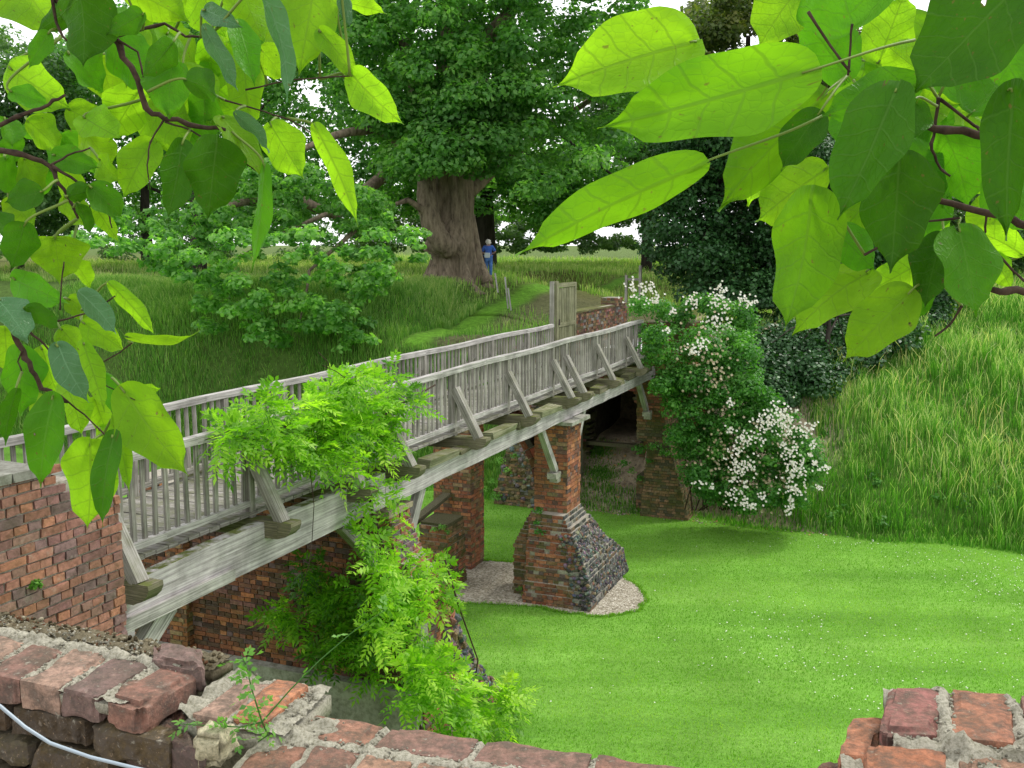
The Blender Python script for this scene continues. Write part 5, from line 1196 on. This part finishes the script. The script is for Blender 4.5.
branch('spray of large backlit heart shaped leaves hanging in from upper right', dpt(1020, 150, DR),
  [([(1060, 160), (1005, 143), (985, 135), (955, 130), (925, 125)], .0045, .003), ([(1060, 240), (1020, 222), (990, 213), (935, 200), (928, 188)], .004, .0022), ([(1060, 296), (1024, 292), (1000, 291), (985, 285), (970, 275)], .004, .002),
   ([(890, 128), (900, 140), (903, 158)], .002, .002), ([(938, 98), (934, 130), (931, 150), (940, 168), (950, 176)], .0016, .001), ([(940, 100), (975, 125), (985, 134)], .0014, .0014), ([(962, 306), (950, 325), (935, 336)], .0012, .0008), ([(865, 255), (925, 222), (960, 218)], .001, .001),
   ([(1000, 256), (1012, 270), (1030, 285)], .0012, .001), ([(987, 214), (985, 232), (980, 242)], .001, .001), ([(808, 12), (830, 45), (850, 72)], .0013, .001), ([(852, 24), (850, 50), (848, 75)], .0010, .001)],
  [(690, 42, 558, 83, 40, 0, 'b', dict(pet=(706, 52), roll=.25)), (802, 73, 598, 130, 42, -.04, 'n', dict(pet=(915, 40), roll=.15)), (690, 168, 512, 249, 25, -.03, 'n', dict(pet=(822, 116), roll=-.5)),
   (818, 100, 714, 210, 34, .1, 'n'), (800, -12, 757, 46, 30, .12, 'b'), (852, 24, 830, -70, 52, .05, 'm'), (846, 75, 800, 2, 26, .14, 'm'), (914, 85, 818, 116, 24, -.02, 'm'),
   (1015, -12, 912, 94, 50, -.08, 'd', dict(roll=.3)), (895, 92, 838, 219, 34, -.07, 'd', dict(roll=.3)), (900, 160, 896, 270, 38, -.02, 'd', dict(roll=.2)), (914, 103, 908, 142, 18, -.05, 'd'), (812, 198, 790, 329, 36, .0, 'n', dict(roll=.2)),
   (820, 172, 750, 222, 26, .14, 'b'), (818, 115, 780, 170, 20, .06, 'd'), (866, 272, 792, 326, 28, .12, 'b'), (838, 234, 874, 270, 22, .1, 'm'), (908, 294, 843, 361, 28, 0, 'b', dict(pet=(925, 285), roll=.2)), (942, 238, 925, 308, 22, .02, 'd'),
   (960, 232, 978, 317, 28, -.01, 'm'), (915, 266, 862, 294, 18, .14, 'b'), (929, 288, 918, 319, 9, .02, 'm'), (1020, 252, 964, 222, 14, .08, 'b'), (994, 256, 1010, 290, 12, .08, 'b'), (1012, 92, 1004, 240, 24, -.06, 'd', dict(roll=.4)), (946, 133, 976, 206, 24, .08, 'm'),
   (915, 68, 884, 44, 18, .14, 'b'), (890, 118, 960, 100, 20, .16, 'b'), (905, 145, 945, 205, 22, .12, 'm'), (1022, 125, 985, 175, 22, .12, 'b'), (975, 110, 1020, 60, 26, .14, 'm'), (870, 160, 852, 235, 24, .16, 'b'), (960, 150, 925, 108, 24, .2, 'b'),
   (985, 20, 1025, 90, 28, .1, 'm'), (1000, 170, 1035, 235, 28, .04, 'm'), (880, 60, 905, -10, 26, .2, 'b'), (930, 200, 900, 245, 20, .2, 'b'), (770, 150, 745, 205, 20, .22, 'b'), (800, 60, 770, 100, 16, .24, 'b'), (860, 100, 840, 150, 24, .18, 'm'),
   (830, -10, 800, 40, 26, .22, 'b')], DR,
  [([(850, 30), (1010, 10), (1020, 200), (930, 230), (860, 190)], 20, 'bnm', 78)])
DL = 1.55
TL = [([(40, -20), (58, 2), (80, 17), (112, 36), (130, 65), (148, 110), (165, 118), (200, 126), (225, 130)], .0062, .003), ([(112, 36), (135, 32), (165, 24), (185, 36), (206, 38)], .003, .0015), ([(118, 40), (138, 52), (143, 75), (150, 97)], .0018, .001), ([(52, -10), (56, 22), (62, 36), (78, 50)], .003, .0012),
      ([(165, 118), (150, 142), (147, 165), (150, 190)], .0016, .0008), ([(165, 122), (190, 130), (225, 150), (262, 175)], .0016, .001), ([(225, 100), (265, 112), (290, 120), (320, 138)], .0013, .001), ([(245, 90), (290, 80), (350, 76)], .0013, .001)]
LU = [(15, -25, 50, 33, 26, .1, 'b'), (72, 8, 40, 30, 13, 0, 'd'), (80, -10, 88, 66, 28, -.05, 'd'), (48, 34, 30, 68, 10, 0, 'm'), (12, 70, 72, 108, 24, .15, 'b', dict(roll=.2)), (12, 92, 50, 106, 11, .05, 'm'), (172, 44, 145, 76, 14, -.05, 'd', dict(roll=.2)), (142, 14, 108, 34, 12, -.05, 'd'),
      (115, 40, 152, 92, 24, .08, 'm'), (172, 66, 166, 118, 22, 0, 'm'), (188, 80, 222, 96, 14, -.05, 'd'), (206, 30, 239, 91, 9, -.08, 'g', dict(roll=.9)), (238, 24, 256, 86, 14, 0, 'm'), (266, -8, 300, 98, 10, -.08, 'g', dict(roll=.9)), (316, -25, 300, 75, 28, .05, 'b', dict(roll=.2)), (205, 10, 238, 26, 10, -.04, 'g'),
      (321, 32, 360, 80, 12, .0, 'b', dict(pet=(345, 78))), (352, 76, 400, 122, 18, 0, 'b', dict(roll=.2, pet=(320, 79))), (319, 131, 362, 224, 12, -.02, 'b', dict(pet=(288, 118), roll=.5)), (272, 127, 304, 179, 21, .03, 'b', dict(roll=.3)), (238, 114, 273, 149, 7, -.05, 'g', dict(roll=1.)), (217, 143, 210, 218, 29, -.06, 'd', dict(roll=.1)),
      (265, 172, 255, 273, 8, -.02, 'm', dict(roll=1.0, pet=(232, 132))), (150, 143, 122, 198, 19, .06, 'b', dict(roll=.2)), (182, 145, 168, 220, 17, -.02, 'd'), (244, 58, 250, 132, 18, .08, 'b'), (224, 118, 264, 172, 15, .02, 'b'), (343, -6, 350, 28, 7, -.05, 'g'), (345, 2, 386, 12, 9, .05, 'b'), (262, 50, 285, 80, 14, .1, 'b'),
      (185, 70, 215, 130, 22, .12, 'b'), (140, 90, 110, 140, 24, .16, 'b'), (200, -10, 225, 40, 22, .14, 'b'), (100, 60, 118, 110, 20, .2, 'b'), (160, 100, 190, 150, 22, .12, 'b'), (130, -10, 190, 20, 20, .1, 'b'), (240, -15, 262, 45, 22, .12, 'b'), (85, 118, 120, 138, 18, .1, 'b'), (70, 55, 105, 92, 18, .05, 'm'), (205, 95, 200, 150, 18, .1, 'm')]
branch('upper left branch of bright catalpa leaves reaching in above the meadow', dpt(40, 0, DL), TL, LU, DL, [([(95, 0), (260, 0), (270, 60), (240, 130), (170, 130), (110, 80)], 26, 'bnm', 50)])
TM = [([(-40, 135), (0, 124), (25, 115), (48, 104), (65, 95)], .004, .002), ([(-40, 148), (0, 149), (25, 156), (50, 166), (60, 185), (68, 200), (78, 218)], .005, .002), ([(52, 166), (80, 184), (98, 196), (108, 212), (112, 228)], .0025, .001), ([(50, 166), (68, 155), (90, 148)], .002, .001), ([(98, 196), (90, 205), (88, 214)], .001, .001)]
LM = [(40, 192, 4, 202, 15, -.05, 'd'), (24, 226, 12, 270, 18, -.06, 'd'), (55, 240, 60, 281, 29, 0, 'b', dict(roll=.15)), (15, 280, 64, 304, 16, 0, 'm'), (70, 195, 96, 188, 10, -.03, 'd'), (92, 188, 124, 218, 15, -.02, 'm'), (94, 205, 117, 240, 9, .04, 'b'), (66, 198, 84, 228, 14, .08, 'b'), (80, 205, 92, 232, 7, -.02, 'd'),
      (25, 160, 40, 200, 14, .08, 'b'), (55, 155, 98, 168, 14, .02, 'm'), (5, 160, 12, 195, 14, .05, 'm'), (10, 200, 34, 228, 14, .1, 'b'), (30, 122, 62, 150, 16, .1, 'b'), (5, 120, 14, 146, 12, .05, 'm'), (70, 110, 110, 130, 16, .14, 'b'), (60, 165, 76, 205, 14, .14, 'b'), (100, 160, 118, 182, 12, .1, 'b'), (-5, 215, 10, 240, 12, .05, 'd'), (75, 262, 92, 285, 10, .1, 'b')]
branch('middle left branch with drooping leaves above the grass slope', dpt(0, 150, DL), TM, LM, DL, [([(0, 110), (70, 105), (110, 150), (40, 190), (0, 190)], 8, 'bm', 42)])
TB = [([(-40, 285), (-5, 305), (12, 330), (22, 350), (32, 370), (42, 388), (55, 395), (68, 402)], .0055, .0025), ([(28, 330), (45, 345), (58, 362)], .002, .001), ([(22, 350), (18, 362), (22, 372)], .0012, .001), ([(60, 310), (62, 280), (64, 262)], .0012, .001), ([(55, 322), (90, 312), (115, 296)], .0014, .001), ([(60, 395), (85, 415), (110, 440)], .0014, .001), ([(95, 380), (115, 390), (135, 400)], .001, .0008), ([(90, 370), (120, 352), (132, 343)], .0012, .001)]
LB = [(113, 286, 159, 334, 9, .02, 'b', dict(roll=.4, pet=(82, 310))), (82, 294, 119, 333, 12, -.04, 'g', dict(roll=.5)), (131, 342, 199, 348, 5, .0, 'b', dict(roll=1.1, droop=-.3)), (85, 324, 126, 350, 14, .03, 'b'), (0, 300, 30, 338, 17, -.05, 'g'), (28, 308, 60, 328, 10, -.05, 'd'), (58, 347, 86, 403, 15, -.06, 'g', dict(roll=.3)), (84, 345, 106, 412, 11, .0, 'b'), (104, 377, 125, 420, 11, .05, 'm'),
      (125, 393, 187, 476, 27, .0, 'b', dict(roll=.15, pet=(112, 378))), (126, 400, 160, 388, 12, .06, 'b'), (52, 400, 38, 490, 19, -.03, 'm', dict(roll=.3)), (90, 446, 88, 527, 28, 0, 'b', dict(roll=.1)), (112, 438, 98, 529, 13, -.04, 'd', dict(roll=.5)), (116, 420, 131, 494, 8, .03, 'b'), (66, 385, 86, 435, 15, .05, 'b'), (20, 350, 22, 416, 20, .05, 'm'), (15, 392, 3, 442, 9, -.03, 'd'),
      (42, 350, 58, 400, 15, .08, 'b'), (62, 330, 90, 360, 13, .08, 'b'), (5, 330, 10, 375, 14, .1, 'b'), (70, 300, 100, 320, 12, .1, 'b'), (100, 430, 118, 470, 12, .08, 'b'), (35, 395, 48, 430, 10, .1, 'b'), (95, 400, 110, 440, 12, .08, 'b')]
branch('lower left cluster of leaves hanging in front of the brick wall and rails', dpt(0, 300, DL), TB, LB, DL-.05)
# ---------------------------------------------------------------- sky, sun, camera
SUN_AZ, SUN_EL = R(58), R(54)        # from +Y towards +X
w = bpy.data.worlds.new('World'); scene.world = w; w.use_nodes = True; nt = w.node_tree; nt.nodes.clear()
sk = nt.nodes.new('ShaderNodeTexSky'); sk.sky_type = 'NISHITA'; sk.sun_disc = False; sk.sun_elevation = SUN_EL; sk.sun_rotation = SUN_AZ; sk.dust_density = 2; sk.air_density = 1.2; sk.ozone_density = .5
hs = nt.nodes.new('ShaderNodeHueSaturation'); hs.inputs['Saturation'].default_value = .22; hs.inputs['Value'].default_value = 1.35
bg = nt.nodes.new('ShaderNodeBackground'); bg.inputs[1].default_value = .15; ow = nt.nodes.new('ShaderNodeOutputWorld')
nt.links.new(sk.outputs[0], hs.inputs['Color']); mx = nt.nodes.new('ShaderNodeMix'); mx.data_type = 'RGBA'; mx.inputs[0].default_value = .75; mx.inputs[7].default_value = (12.0, 12.1, 12.2, 1); nt.links.new(hs.outputs[0], mx.inputs[6]); nt.links.new(mx.outputs[2], bg.inputs[0]); nt.links.new(bg.outputs[0], ow.inputs[0])
sl = bpy.data.lights.new('sun', 'SUN'); sl.energy = 2.3; sl.angle = R(9); sl.color = (1, .96, .88); so = bpy.data.objects.new('sun', sl); COL.objects.link(so)
dv = Vector((math.sin(SUN_AZ)*math.cos(SUN_EL), math.cos(SUN_AZ)*math.cos(SUN_EL), math.sin(SUN_EL))); so.rotation_euler = dv.to_track_quat('Z', 'Y').to_euler(); so.location = (0, 0, 30)
cam = bpy.data.cameras.new('camera'); co = bpy.data.objects.new('camera', cam); COL.objects.link(co); co.location = CAM; co.rotation_euler = (PI/2-PIT, 0, 0)
cam.sensor_width = 36; cam.lens = 36*F/1024; cam.clip_end = 3000; cam.clip_start = .05; scene.camera = co
scene.view_settings.view_transform = 'Standard'; scene.view_settings.look = 'None'; scene.view_settings.exposure = 0
cy = scene.cycles; cy.max_bounces = 8; cy.diffuse_bounces = 4; cy.transmission_bounces = 4; cy.glossy_bounces = 2; cy.use_denoising = True; cy.sample_clamp_indirect = 6
scene.render.use_persistent_data = False
